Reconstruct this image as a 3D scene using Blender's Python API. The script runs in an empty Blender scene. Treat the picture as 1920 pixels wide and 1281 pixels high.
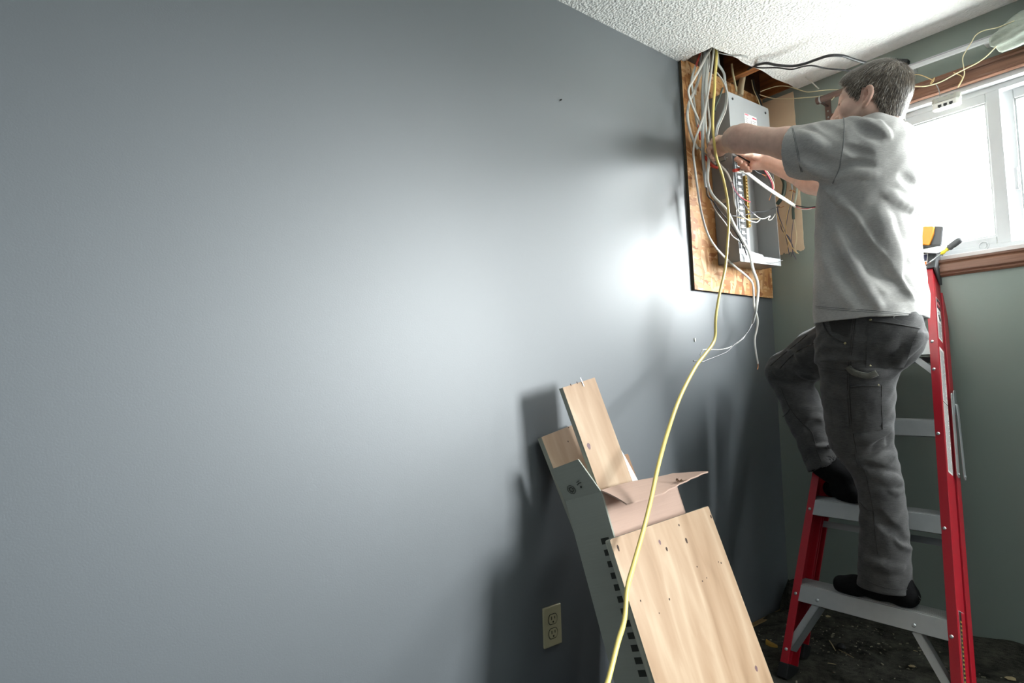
import bpy, bmesh, math, random
import numpy as np
from mathutils import Vector, Matrix
random.seed(7); rng = np.random.default_rng(7)
SC = bpy.context.scene; COL = SC.collection

# ------------------------------------------------------------------ camera
FPX = 1131.2
CAM = np.array([-2.5973, -1.3811, 0.9924])
_y, _p, _r = 0.8994769, 0.0699823, -0.0258587
CF = np.array([math.cos(_y)*math.cos(_p), math.sin(_y)*math.cos(_p), math.sin(_p)])
_r0 = np.array([math.sin(_y), -math.cos(_y), 0.0]); _u0 = np.cross(_r0, CF)
CR = math.cos(_r)*_r0 + math.sin(_r)*_u0
CU = np.cross(CR, CF)
cd = bpy.data.cameras.new('camera'); cam = bpy.data.objects.new('camera', cd); COL.objects.link(cam)
cd.sensor_width = 36.0; cd.lens = 36.0*FPX/1920.0; cd.clip_start = 0.02
M4 = Matrix.Identity(4)
for i in range(3):
    M4[i][0] = CR[i]; M4[i][1] = CU[i]; M4[i][2] = -CF[i]; M4[i][3] = CAM[i]
cam.matrix_world = M4
SC.camera = cam

# ------------------------------------------------------------------ sky, window daylight, exposure
WORLD_STRENGTH = 85.0
w = bpy.data.worlds.new('overcast_sky'); SC.world = w; w.use_nodes = True
bg = w.node_tree.nodes['Background']; bg.inputs[1].default_value = WORLD_STRENGTH
_tc = w.node_tree.nodes.new('ShaderNodeTexCoord'); _sp = w.node_tree.nodes.new('ShaderNodeSeparateXYZ'); _mr = w.node_tree.nodes.new('ShaderNodeMapRange'); _mx = w.node_tree.nodes.new('ShaderNodeMix'); _mx.data_type = 'RGBA'
_mr.inputs['From Min'].default_value = -0.06; _mr.inputs['From Max'].default_value = 0.06      # ground below the horizon, overcast above it
_mx.inputs[6].default_value = (0.26, 0.27, 0.26, 1); _mx.inputs[7].default_value = (0.96, 0.98, 1.0, 1)
for _a, _b in ((_tc.outputs['Generated'], _sp.inputs[0]), (_sp.outputs[2], _mr.inputs[0]), (_mr.outputs[0], _mx.inputs[0]), (_mx.outputs[2], bg.inputs[0])): w.node_tree.links.new(_a, _b)
WIN = [(-1.44, -0.375, 1.401, 2.017), (-3.90, -2.15, 0.95, 2.08)]     # y0, y1, z0, z1 of the openings in the window wall
for (y0, y1, z0, z1) in WIN:
    ld = bpy.data.lights.new('window_daylight', 'AREA'); lo = bpy.data.objects.new('window_daylight', ld); COL.objects.link(lo)
    ld.shape = 'RECTANGLE'; ld.size = (y1-y0); ld.size_y = (z1-z0)
    lo.matrix_world = Matrix(((0, 0, 1, 0.13), (1, 0, 0, (y0+y1)/2), (0, 1, 0, (z0+z1)/2), (0, 0, 0, 1)))
    ld.cycles.is_portal = True
SC.view_settings.view_transform = 'Standard'; SC.view_settings.look = 'None'
SC.view_settings.gamma = 1.0; SC.view_settings.use_curve_mapping = False
SC.view_settings.exposure = 0.16
SC.cycles.use_denoising = True
SC.cycles.max_bounces = 8; SC.cycles.diffuse_bounces = 4; SC.cycles.glossy_bounces = 3; SC.cycles.transparent_max_bounces = 12
SC.cycles.sample_clamp_indirect = 8.0

# ------------------------------------------------------------------ helpers: placing
def ray(px, py):
    return CF + (px-960.0)/FPX*CR - (py-640.5)/FPX*CU
def at(px, py, ax, v):                 # the point of the plane axis = v that the photograph shows at a pixel
    d = ray(px, py); t = (v-CAM[ax])/d[ax]; return CAM + t*d
def aty(px, py, y): return at(px, py, 1, y)
def atx(px, py, x): return at(px, py, 0, x)
V = lambda a: Vector([float(k) for k in a])

# ------------------------------------------------------------------ helpers: materials
def lin(c):
    if isinstance(c, str):
        c = [int(c[i:i+2], 16)/255 for i in (0, 2, 4)]
    return tuple(k/12.92 if k <= 0.04045 else ((k+0.055)/1.055)**2.4 for k in c)
def new_mat(name):
    m = bpy.data.materials.new(name); m.use_nodes = True
    return m, m.node_tree, m.node_tree.nodes['Principled BSDF']
def N(nt, t, **kw):
    n = nt.nodes.new(t)
    for k, v in kw.items():
        if k.startswith('i_'):
            n.inputs[k[2:].replace('_', ' ')].default_value = v
        else: setattr(n, k, v)
    return n
def tex_coord(nt, scale=(1, 1, 1), rot=(0, 0, 0), kind='Object'):
    tc = N(nt, 'ShaderNodeTexCoord'); mp = N(nt, 'ShaderNodeMapping')
    mp.inputs['Scale'].default_value = scale; mp.inputs['Rotation'].default_value = rot
    nt.links.new(tc.outputs[kind], mp.inputs[0]); return mp.outputs[0]
def ramp(nt, fac, stops):
    r = N(nt, 'ShaderNodeValToRGB'); e = r.color_ramp.elements
    while len(e) < len(stops): e.new(0.5)
    for i, (p, c) in enumerate(stops):
        e[i].position = p; e[i].color = (*lin(c), 1)
    nt.links.new(fac, r.inputs[0]); return r.outputs[0]
def mixc(nt, fac, a, b, mode='MIX'):
    m = N(nt, 'ShaderNodeMix', data_type='RGBA', blend_type=mode)
    for s, v in ((0, fac), (6, a), (7, b)):
        if hasattr(v, 'is_output'): nt.links.new(v, m.inputs[s])
        else: m.inputs[s].default_value = v if s == 0 else (*v, 1)
    return m.outputs[2]
def bump(nt, bsdf, h, strength=0.3, dist=0.01):
    b = N(nt, 'ShaderNodeBump'); b.inputs['Strength'].default_value = strength; b.inputs['Distance'].default_value = dist
    nt.links.new(h, b.inputs['Height']); nt.links.new(b.outputs[0], bsdf.inputs['Normal']); return b
def mat(name, col, rough=0.5, metal=0.0, spec=0.5, var=0.12, scale=30.0, bmp=0.0, bdist=0.002, coat=0.0):
    m, nt, b = new_mat(name); c = lin(col)
    co = tex_coord(nt)
    n = N(nt, 'ShaderNodeTexNoise'); n.inputs['Scale'].default_value = scale; n.inputs['Detail'].default_value = 5
    nt.links.new(co, n.inputs['Vector'])
    lo = tuple(k*(1-var) for k in c); hi = tuple(min(1, k*(1+var)) for k in c)
    o = mixc(nt, n.outputs[0], lo, hi); nt.links.new(o, b.inputs['Base Color'])
    b.inputs['Roughness'].default_value = rough; b.inputs['Metallic'].default_value = metal
    b.inputs['Specular IOR Level'].default_value = spec; b.inputs['Coat Weight'].default_value = coat
    if bmp: bump(nt, b, n.outputs[0], bmp, bdist)
    return m
def paint_mat(name, col, rough, spec, bstr=0.12):
    m, nt, b = new_mat(name); c = lin(col); co = tex_coord(nt)
    n = N(nt, 'ShaderNodeTexNoise'); n.inputs['Scale'].default_value = 260; n.inputs['Detail'].default_value = 3
    n2 = N(nt, 'ShaderNodeTexNoise'); n2.inputs['Scale'].default_value = 2.2; n2.inputs['Detail'].default_value = 4
    nt.links.new(co, n.inputs['Vector']); nt.links.new(co, n2.inputs['Vector'])
    o = mixc(nt, n2.outputs[0], tuple(k*0.95 for k in c), tuple(k*1.05 for k in c)); nt.links.new(o, b.inputs['Base Color'])
    b.inputs['Roughness'].default_value = rough; b.inputs['Specular IOR Level'].default_value = spec
    bump(nt, b, n.outputs[0], bstr, 0.0015); return m
def wood_mat(name, cols, along=2, freq=18.0, stretch=14.0, rough=0.55, knots=True, kcol='6b4a2c', warp=0.6, bstr=0.15):
    m, nt, b = new_mat(name)
    s = [freq, freq, freq]; s[along] = freq/stretch
    co = tex_coord(nt, tuple(s))
    n1 = N(nt, 'ShaderNodeTexNoise'); n1.inputs['Scale'].default_value = 0.35; n1.inputs['Detail'].default_value = 3; nt.links.new(co, n1.inputs['Vector'])
    n2 = N(nt, 'ShaderNodeTexNoise'); n2.inputs['Scale'].default_value = 2.5; n2.inputs['Detail'].default_value = 7; n2.inputs['Distortion'].default_value = warp; nt.links.new(co, n2.inputs['Vector'])
    w1 = N(nt, 'ShaderNodeMath', operation='MULTIPLY'); w1.inputs[1].default_value = 9.0; nt.links.new(n1.outputs[0], w1.inputs[0])
    w2 = N(nt, 'ShaderNodeMath', operation='PINGPONG'); w2.inputs[1].default_value = 1.0; nt.links.new(w1.outputs[0], w2.inputs[0])
    mx = N(nt, 'ShaderNodeMath', operation='MULTIPLY_ADD'); mx.inputs[1].default_value = 0.45; nt.links.new(w2.outputs[0], mx.inputs[0])
    h = N(nt, 'ShaderNodeMath', operation='MULTIPLY'); h.inputs[1].default_value = 0.6; nt.links.new(n2.outputs[0], h.inputs[0])
    nt.links.new(h.outputs[0], mx.inputs[2])
    c = ramp(nt, mx.outputs[0], cols)
    nt.links.new(c, b.inputs['Base Color']); b.inputs['Roughness'].default_value = rough; b.inputs['Specular IOR Level'].default_value = 0.35
    bump(nt, b, n2.outputs[0], bstr, 0.002); return m
def osb_mat():
    m, nt, b = new_mat('oriented_strand_board')
    co = tex_coord(nt, (1, 1, 1))
    wn = N(nt, 'ShaderNodeTexNoise'); wn.inputs['Scale'].default_value = 7; wn.inputs['Detail'].default_value = 2; nt.links.new(co, wn.inputs['Vector'])
    out = None
    for k, (sc, rot) in enumerate((((16, 16, 60), 0.5), ((18, 18, 66), -0.7), ((58, 58, 15), 0.25))):
        mp = N(nt, 'ShaderNodeMapping'); mp.inputs['Scale'].default_value = sc; mp.inputs['Rotation'].default_value = (0, rot, 0)
        ad = N(nt, 'ShaderNodeVectorMath', operation='MULTIPLY_ADD'); ad.inputs[1].default_value = (0.05, 0.05, 0.05)
        nt.links.new(wn.outputs[1], ad.inputs[0]); nt.links.new(co, ad.inputs[2]); nt.links.new(ad.outputs[0], mp.inputs[0])
        v = N(nt, 'ShaderNodeTexVoronoi'); v.inputs['Scale'].default_value = 1.0; nt.links.new(mp.outputs[0], v.inputs['Vector'])
        sp = N(nt, 'ShaderNodeSeparateColor'); nt.links.new(v.outputs['Color'], sp.inputs[0])
        c = ramp(nt, sp.outputs[k], [(0, '94592f'), (0.2, 'b37c48'), (0.55, 'c99860'), (0.85, 'd8b084'), (1, 'a0672f')])
        if out is None: out = c; hgt = sp.outputs[0]
        else:
            g = N(nt, 'ShaderNodeMath', operation='GREATER_THAN'); g.inputs[1].default_value = 0.55; nt.links.new(sp.outputs[(k+1) % 3], g.inputs[0])
            out = mixc(nt, g.outputs[0], out, c)
    nt.links.new(out, b.inputs['Base Color']); b.inputs['Roughness'].default_value = 0.6
    bump(nt, b, hgt, 0.25, 0.002); return m
def ceiling_mat():
    m, nt, b = new_mat('popcorn_ceiling'); co = tex_coord(nt)
    v = N(nt, 'ShaderNodeTexNoise'); v.inputs['Scale'].default_value = 95; v.inputs['Detail'].default_value = 6; v.inputs['Roughness'].default_value = 0.6
    v2 = N(nt, 'ShaderNodeTexVoronoi'); v2.inputs['Scale'].default_value = 120
    for k in (v, v2): nt.links.new(co, k.inputs['Vector'])
    s = N(nt, 'ShaderNodeMath', operation='ADD'); nt.links.new(v.outputs[0], s.inputs[0]); nt.links.new(v2.outputs[0], s.inputs[1])
    c = ramp(nt, v.outputs[0], [(0.24, '8b8a86'), (0.31, 'ececea'), (0.6, 'f2f2f0')])
    nt.links.new(c, b.inputs['Base Color']); b.inputs['Roughness'].default_value = 0.95
    bump(nt, b, s.outputs[0], 0.5, 0.010); return m
def cloth_mat(name, c1, c2, weave=900, rough=0.9, bstr=0.35, blotch=14, sheen=0.15):
    m, nt, b = new_mat(name); co = tex_coord(nt)
    n = N(nt, 'ShaderNodeTexNoise'); n.inputs['Scale'].default_value = weave; n.inputs['Detail'].default_value = 2
    n2 = N(nt, 'ShaderNodeTexNoise'); n2.inputs['Scale'].default_value = blotch; n2.inputs['Detail'].default_value = 6
    mp = N(nt, 'ShaderNodeMapping'); mp.inputs['Scale'].default_value = (0.4, 0.4, 3.2); nt.links.new(co, mp.inputs[0])
    n3 = N(nt, 'ShaderNodeTexNoise'); n3.inputs['Scale'].default_value = weave*0.25; nt.links.new(mp.outputs[0], n3.inputs['Vector'])
    for k in (n, n2): nt.links.new(co, k.inputs['Vector'])
    a = N(nt, 'ShaderNodeMath', operation='ADD'); nt.links.new(n.outputs[0], a.inputs[0]); nt.links.new(n3.outputs[0], a.inputs[1])
    d = N(nt, 'ShaderNodeMath', operation='MULTIPLY_ADD'); d.inputs[1].default_value = 0.5; nt.links.new(a.outputs[0], d.inputs[0])
    e = N(nt, 'ShaderNodeMath', operation='MULTIPLY_ADD'); e.inputs[1].default_value = 0.7; e.inputs[2].default_value = -0.35
    nt.links.new(n2.outputs[0], e.inputs[0]); nt.links.new(e.outputs[0], d.inputs[2])
    c = ramp(nt, d.outputs[0], [(0.25, c1), (0.75, c2)])
    nt.links.new(c, b.inputs['Base Color']); b.inputs['Roughness'].default_value = rough; b.inputs['Specular IOR Level'].default_value = 0.15
    b.inputs['Sheen Weight'].default_value = sheen
    bump(nt, b, a.outputs[0], bstr, 0.0012); return m

# ------------------------------------------------------------------ helpers: meshes
class MB:
    """collects shapes into one mesh"""
    def __init__(s): s.v = []; s.f = []; s.mi = []
    def add(s, vs, fs, mi=0):
        o = len(s.v); s.v += [tuple(float(k) for k in p) for p in vs]; s.f += [tuple(i+o for i in f) for f in fs]; s.mi += [mi]*len(fs); return s
    def hexa(s, p, mi=0):          # eight corners: four of one face, then the four opposite
        return s.add(p, [(0, 3, 2, 1), (4, 5, 6, 7), (0, 1, 5, 4), (1, 2, 6, 5), (2, 3, 7, 6), (3, 0, 4, 7)], mi)
    def box(s, lo, hi, mi=0, F=None):
        x0, y0, z0 = lo; x1, y1, z1 = hi
        p = [(x0, y0, z0), (x1, y0, z0), (x1, y1, z0), (x0, y1, z0), (x0, y0, z1), (x1, y0, z1), (x1, y1, z1), (x0, y1, z1)]
        if F is not None: p = [F(*q) for q in p]
        return s.hexa(p, mi)
    def prism(s, poly, a, b, F=lambda u, v, w: (u, v, w), mi=0):   # polygon (u, v) from w = a to b
        n = len(poly)
        vs = [F(u, v, a) for u, v in poly]+[F(u, v, b) for u, v in poly]
        fs = [tuple(range(n-1, -1, -1)), tuple(range(n, 2*n))]+[(i, (i+1) % n, n+(i+1) % n, n+i) for i in range(n)]
        return s.add(vs, fs, mi)
    def tube(s, pts, r, n=8, r2=None, flat_dir=None, mi=0, cap=True):
        pts = np.array(pts, float); k = len(pts)
        rr = np.full(k, r) if np.isscalar(r) else np.array(r, float)
        T = np.gradient(pts, axis=0); T /= np.linalg.norm(T, axis=1)[:, None]+1e-12
        ref = np.array(flat_dir if flat_dir is not None else (0.31, 0.17, 0.93), float)
        if flat_dir is None and abs(T[0] @ ref) > 0.9: ref = np.array((0.9, -0.3, 0.1))
        A = ref-(ref@T[0])*T[0]; A /= np.linalg.norm(A)
        vs = []
        for i in range(k):
            A = (ref if flat_dir is not None else A); A = A-(A@T[i])*T[i]; A = A/(np.linalg.norm(A)+1e-12); B = np.cross(T[i], A)
            q = rr[i] if r2 is None else r2*rr[i]/rr[0]
            for j in range(n):
                t = 2*math.pi*j/n; vs.append(pts[i]+A*rr[i]*math.cos(t)+B*q*math.sin(t))
        fs = [(i*n+j, i*n+(j+1) % n, (i+1)*n+(j+1) % n, (i+1)*n+j) for i in range(k-1) for j in range(n)]
        if cap: fs += [tuple(range(n-1, -1, -1)), tuple((k-1)*n+j for j in range(n))]
        return s.add(vs, fs, mi)
    def cyl(s, a, b, r, n=16, rb=None, mi=0):
        return s.tube([a, b], [r, r if rb is None else rb], n, mi=mi)
    def dome(s, c, nrm, r, h, n=12, mi=0):
        nrm = np.array(nrm, float); nrm /= np.linalg.norm(nrm)
        a = np.cross(nrm, (0.3, 0.5, 0.81)); a /= np.linalg.norm(a); b = np.cross(nrm, a); c = np.array(c, float)
        vs = []; fs = []
        for i in range(4):
            q = i/4*math.pi/2
            for j in range(n):
                t = 2*math.pi*j/n; vs.append(c+r*math.cos(q)*(a*math.cos(t)+b*math.sin(t))+nrm*h*math.sin(q))
        vs.append(c+nrm*h)
        fs = [(i*n+j, i*n+(j+1) % n, (i+1)*n+(j+1) % n, (i+1)*n+j) for i in range(3) for j in range(n)]
        fs += [(3*n+j, 3*n+(j+1) % n, 4*n) for j in range(n)]+[tuple(range(n-1, -1, -1))]
        return s.add(vs, fs, mi)
    def build(s, name, m, parent=None, smooth=False, bevel=0.0, seg=2, ang=None, loc=None):
        me = bpy.data.meshes.new(name); me.from_pydata(s.v, [], s.f)
        ms = m if isinstance(m, (list, tuple)) else [m]
        for k in ms: me.materials.append(k)
        if len(ms) > 1: me.polygons.foreach_set('material_index', s.mi)
        bm = bmesh.new(); bm.from_mesh(me); bmesh.ops.recalc_face_normals(bm, faces=bm.faces)
        if bevel:
            es = [e for e in bm.edges if len(e.link_faces) == 2 and e.calc_face_angle(0) > 0.5]
            bmesh.ops.bevel(bm, geom=es, offset=bevel, segments=seg, affect='EDGES', profile=0.6, clamp_overlap=True)
        bm.to_mesh(me); bm.free()
        if smooth:
            for p in me.polygons: p.use_smooth = True
            if ang is not None: me.set_sharp_from_angle(angle=ang)
        return link(name, me, parent, loc)
def link(name, me, parent=None, loc=None):
    o = bpy.data.objects.new(name, me); COL.objects.link(o)
    if parent is not None:
        o.parent = parent
        o.matrix_parent_inverse = Matrix.Translation(-wloc(parent))
    return o
def wloc(o):
    v = Vector(o.location)
    p = o.parent
    return v if p is None else v      # parts keep world coordinates in their mesh, their own origin at 0
def tag(o, label=None, cat=None, group=None, kind=None):
    for k, v in (('label', label), ('category', cat), ('group', group), ('kind', kind)):
        if v: o[k] = v
    return o
def empty(name, loc, label, cat, group=None):
    o = bpy.data.objects.new(name, None); COL.objects.link(o); o.empty_display_size = 0.05
    o.location = V(loc); return tag(o, label, cat, group)
def spline(pts, n=10):
    P = np.array(pts, float)
    if len(P) == 2: return np.array([P[0]+(P[1]-P[0])*t for t in np.linspace(0, 1, n)])
    P = np.vstack([2*P[0]-P[1], P, 2*P[-1]-P[-2]]); out = []
    for i in range(1, len(P)-2):
        p0, p1, p2, p3 = P[i-1:i+3]
        for t in np.linspace(0, 1, n, endpoint=False):
            out.append(0.5*((2*p1)+(-p0+p2)*t+(2*p0-5*p1+4*p2-p3)*t*t+(-p0+3*p1-3*p2+p3)*t**3))
    out.append(P[-2]); return np.array(out)

# ================================================================== the setting
HC = 2.25
M_WALL_L = paint_mat('slate_blue_wall_paint', '575d62', 0.55, 1.0)
M_WALL_L.node_tree.nodes['Principled BSDF'].inputs['Coat Weight'].default_value = 0.9; M_WALL_L.node_tree.nodes['Principled BSDF'].inputs['Coat Roughness'].default_value = 0.54
M_WALL_R = paint_mat('sage_grey_wall_paint', '808a83', 0.5, 0.4)
M_WALL_X = paint_mat('grey_wall_paint', '7a8085', 0.6, 0.3)
M_CEIL = ceiling_mat()
M_VINYL = mat('white_vinyl', 'c6c8c9', 0.35, var=0.02)
M_OAK = wood_mat('oak_casing', [(0.15, '4a3026'), (0.4, '634435'), (0.65, '74513f'), (0.9, '866250')], along=1, freq=60, stretch=26, rough=0.45, bstr=0.25)
M_DARKWOOD = wood_mat('joist_lumber', [(0.15, '52301a'), (0.5, '7d4d29'), (0.9, '9a683c')], along=1, freq=40, stretch=16)
M_DECK = wood_mat('subfloor_boards', [(0.15, '2a1d14'), (0.5, '44301f'), (0.9, '5c422b')], along=0, freq=30, stretch=12)
M_CONC = mat('concrete_slab', '4a4a48', 0.9, scale=8, bmp=0.2)
M_BLACK = mat('black_plastic', '17181a', 0.45, var=0.1)
M_RUBBER = mat('black_rubber', '101112', 0.7, var=0.1)
M_STEEL = mat('zinc_steel', 'b4b8ba', 0.35, metal=0.9, var=0.05)
M_ALU = mat('brushed_aluminium', 'b9bcbd', 0.42, metal=0.75, var=0.05, scale=60)
M_WHITEPL = mat('white_plastic', 'e9e8e2', 0.4, var=0.03)
M_COPPER = mat('bare_copper', 'b9764a', 0.35, metal=0.9)

def struct(o): o['kind'] = 'structure'; return o

# floor, walls, ceiling
struct(MB().box((-5.0, -4.4, -0.1), (0.14, 0.14, 0.0)).build('floor', M_CONC))
struct(MB().box((-5.0, 0.0, 0.0), (0.14, 0.14, HC+0.012)).build('wall_left', M_WALL_L)); struct(MB().box((-5.0, 0.0, HC+0.012), (0.14, 0.14, 2.62)).build('trim_20', M_DECK))
def wall_with_openings(name, x0, x1, ya, yb, za, zb, holes, m):
    ys = sorted({ya, yb, *[h[0] for h in holes], *[h[1] for h in holes]}); zs = sorted({za, zb, *[h[2] for h in holes], *[h[3] for h in holes]})
    b = MB(); solid = lambda i, j: 0 <= i < len(ys)-1 and 0 <= j < len(zs)-1 and not any(h[0]-1e-6 <= ys[i] and ys[i+1] <= h[1]+1e-6 and h[2]-1e-6 <= zs[j] and zs[j+1] <= h[3]+1e-6 for h in holes)
    for i in range(len(ys)-1):
        for j in range(len(zs)-1):
            if not solid(i, j): continue
            A, B, C, D = ys[i], ys[i+1], zs[j], zs[j+1]
            b.add([(x0, A, C), (x0, B, C), (x0, B, D), (x0, A, D)], [(0, 1, 2, 3)]); b.add([(x1, A, C), (x1, B, C), (x1, B, D), (x1, A, D)], [(3, 2, 1, 0)])
            for (di, dj, q) in ((-1, 0, [(A, C), (A, D)]), (1, 0, [(B, C), (B, D)]), (0, -1, [(A, C), (B, C)]), (0, 1, [(A, D), (B, D)])):
                if not solid(i+di, j+dj):
                    (p, r), (s, t) = q; b.add([(x0, p, r), (x0, s, t), (x1, s, t), (x1, p, r)], [(0, 1, 2, 3)])
    return b.build(name, m)
wall_r = struct(wall_with_openings('wall_right', 0.0, 0.14, -4.4, 0.0, 0.0, 2.62, WIN, M_WALL_R))
struct(MB().box((-5.0, -4.5, 0.0), (0.14, -4.4, 2.62)).build('wall_back', M_WALL_X))
struct(MB().box((-5.1, -4.5, 0.0), (-5.0, 0.14, 2.62)).build('wall_far', M_WALL_X))
# ceiling sheet with the rectangle cut out beside the left wall for the panel
xs_cut = np.linspace(-0.603, 0.0, 24)
edge = [(-5.0, 0.0), (-0.606, 0.0)]
edge += [(-0.606+0.004*math.sin(k*2.1), -0.142*k/5) for k in range(1, 5)]
edge += [(x, -0.1435-0.024*(x+0.603)/0.603+0.003*math.sin(31*x+7)+(rng.random()-0.5)*0.003) for x in xs_cut]
poly = edge+[(0.0, -4.4), (-5.0, -4.4)]
struct(MB().prism(poly, HC, HC+0.014).build('ceiling', M_CEIL))
# what the cut lays open: subfloor and joists of the floor above
struct(MB().box((-5.0, -4.4, 2.52), (0.0, 0.0, 2.6)).build('trim_5', M_DECK))
for x in (-0.30, -0.72, -0.005):
    o = MB().box((x, -4.4, HC+0.016), (x+0.040 if x < -0.1 else x+0.005, -0.001, 2.52)).build('ceiling_joist', M_DARKWOOD, bevel=0.002); o['kind'] = 'structure'
# bare wallboard left where the paint layer was pulled off beside the corner
pts = [(0.0, 1.535)]
yy = np.linspace(-0.006, -0.160, 26)
pts = [(y, 1.533+0.006*rng.random()+(0.006 if i % 5 == 0 else 0)) for i, y in enumerate(yy)]
pts += [(-0.158+0.003*rng.random()+0.010*(0.5-0.5*math.cos((z-1.54)*2.2)), z) for z in np.linspace(1.56, 2.245, 26)]
pts += [(-0.006, 2.247)]
M_BOARD = mat('bare_wallboard_paper', 'd6c1a4', 0.85, var=0.16, scale=9)
MB().prism(pts, -0.0025, 0.0005, F=lambda u, v, w: (w, u, v)).build('bare_wallboard', M_BOARD, wall_r)

# ---------------------------------------------------------------- windows
def glass_mat():
    m, nt, b = new_mat('window_glass'); nt.nodes.remove(b); out = nt.nodes['Material Output']
    t = N(nt, 'ShaderNodeBsdfTransparent'); t.inputs[0].default_value = (0.97, 0.985, 0.98, 1)
    g = N(nt, 'ShaderNodeBsdfGlossy'); g.inputs['Roughness'].default_value = 0.02
    mx = N(nt, 'ShaderNodeMixShader'); mx.inputs[0].default_value = 0.06
    nt.links.new(t.outputs[0], mx.inputs[1]); nt.links.new(g.outputs[0], mx.inputs[2]); nt.links.new(mx.outputs[0], out.inputs[0]); return m
M_GLASS = glass_mat()
def ring_yz(b, y0, y1, z0, z1, t, x0, x1, tb=None):
    tb = tb or t
    b.box((x0, y0, z0), (x1, y0+t, z1)); b.box((x0, y1-t, z0), (x1, y1, z1)); b.box((x0, y0+t, z0), (x1, y1-t, z0+tb)); b.box((x0, y0+t, z1-t), (x1, y1-t, z1)); return b
for k, (y0, y1, z0, z1) in enumerate(WIN):
    wn = bpy.data.objects.new('window_%d' % (k+1), None); COL.objects.link(wn); wn.location = (0.05, (y0+y1)/2, z0); struct(wn)
    ring_yz(MB(), y0, y1, z0, z1, 0.018, 0.002, 0.135).build('jamb_liner', M_VINYL, wn, bevel=0.002)
    ring_yz(MB(), y0+0.018, y1-0.018, z0+0.018, z1-0.018, 0.020, 0.034, 0.12).build('window_frame', M_VINYL, wn, bevel=0.003)
    ym = y1-0.475
    def sash(ya, yb, x, nm):
        s = ring_yz(MB(), ya, yb, z0+0.024, z1-0.030, 0.040, x, x+0.028).build(nm, M_VINYL, wn, bevel=0.003)
        ring_yz(MB(), ya+0.039, yb-0.039, z0+0.063, z1-0.069, 0.007, x+0.006, x+0.022).build('glazing_bead', M_VINYL, s)
        MB().box((x+0.012, ya+0.036, z0+0.06), (x+0.016, yb-0.036, z1-0.066)).build('pane', M_GLASS, s)
        return s
    s1 = sash(ym, y1-0.034, 0.036, 'sash')
    sash(y0+0.034, ym+0.010, 0.074, 'sash')
    if k == 0:
        p = MB(); c0 = np.array((0.0345, -0.772, 1.437))
        p.tube([c0+np.array((0, 0.0145*math.cos(t), 0.0145*math.sin(t))) for t in np.linspace(0, 2*math.pi, 25)], 0.0018, 6, cap=False)
        p.cyl(c0+np.array((0.002, 0, 0)), c0-np.array((0.002, 0, 0)), 0.009, 16)
        p.build('finger_pull', M_VINYL, s1, smooth=True, ang=0.7)
        MB().box((0.066, ym-0.026, 1.62), (0.074, ym-0.014, 1.70)).build('latch', M_VINYL, s1, bevel=0.002)
    cw = 0.068
    n0 = 4*k
    prof = lambda lo, hi: None
    for i, (a, b2) in enumerate((((y0-cw, y1+cw), (z1, z1+cw-0.003)), ((y0-cw, y1+cw), (z0-0.060, z0)))):
        m = MB(); (ya, yb), (za, zb) = a, b2
        # moulded casing: fillet, flat, bead
        d = zb-za; pr = [(0, 0), (0.012, 0), (0.016, 0.06), (0.014, 0.14), (0.018, 0.22), (0.019, 0.62), (0.015, 0.70), (0.019, 0.78), (0.012, 1.0), (0, 1.0)]
        if i == 1: pr = [(0, 0), (0.010, 0), (0.017, 0.10), (0.013, 0.2), (0.018, 0.3), (0.018, 0.72), (0.014, 0.8), (0.020, 0.88), (0.020, 1.0), (0, 1.0)]
        m.prism([(-p, za+q*d) for p, q in pr], ya, yb, F=lambda u, v, w: (u, w, v))
        struct(m.build('trim_%d' % (n0+i+1 if k == 0 else n0+i+6), M_OAK, bevel=0))
    for i, (ya, yb) in enumerate(((y1, y1+cw), (y0-cw, y0))):
        m = MB().prism([(0, ya), (-0.013, ya), (-0.019, ya+0.015), (-0.016, yb-0.02), (-0.012, yb), (0, yb)], z0, z1, F=lambda u, v, w: (u, v, w))
        struct(m.build('trim_%d' % (n0+i+3 if k == 0 else n0+i+8), M_OAK))

# tack strip along the foot of the left wall
o = MB().box((-0.34, -0.028, 0.0), (-0.02, -0.004, 0.008)).build('tack_strip', wood_mat('tack_strip_wood', [(0.2, '6d5536'), (0.9, 'a08556')], along=0, freq=50), bevel=0.001)
tag(o, 'thin bare wooden tack strip along the foot of the blue wall', 'strip')

# ---------------------------------------------------------------- wall outlet
M_ALMOND = mat('almond_plastic', 'b7b08f', 0.4, var=0.04)
M_SLOT = mat('dark_slot', '15130f', 0.6)
ot = empty('wall_outlet', (-1.380, -0.001, 0.220), 'almond duplex wall outlet with screwless oversize cover on the blue wall', 'outlet')
MB().box((-1.4150, -0.0075, 0.2195), (-1.3445, 0.0, 0.3345)).build('cover_plate', M_ALMOND, ot, bevel=0.0035, seg=3)
for zc in (0.2975, 0.2570):
    cpts = []
    for i in range(28):
        t = 2*math.pi*i/28; cpts.append((max(-0.0125, min(0.0125, 0.0168*math.cos(t))) if False else 0.0165*math.cos(t), max(-0.0135, min(0.0135, 0.0168*math.sin(t)))))
    r = MB().prism([(-1.380+u, zc+v) for u, v in cpts], -0.0095, -0.006, F=lambda u, v, w: (u, w, v)).build('receptacle', M_ALMOND, ot, bevel=0.0012)
    rim = MB().tube([(-1.380+u*1.07, -0.0078, zc+v*1.07) for u, v in cpts+cpts[:1]], 0.0009, 5, cap=False).build('rim_gap', M_SLOT, r)
    sl = MB(); sl.box((-1.3875, -0.0099, zc-0.001), (-1.3850, -0.0090, zc+0.0085)); sl.box((-1.3750, -0.0099, zc+0.0005), (-1.3725, -0.0090, zc+0.0080)); sl.cyl((-1.380, -0.0099, zc-0.0075), (-1.380, -0.0090, zc-0.0075), 0.0026, 12)
    sl.build('slots', M_SLOT, r)
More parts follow.
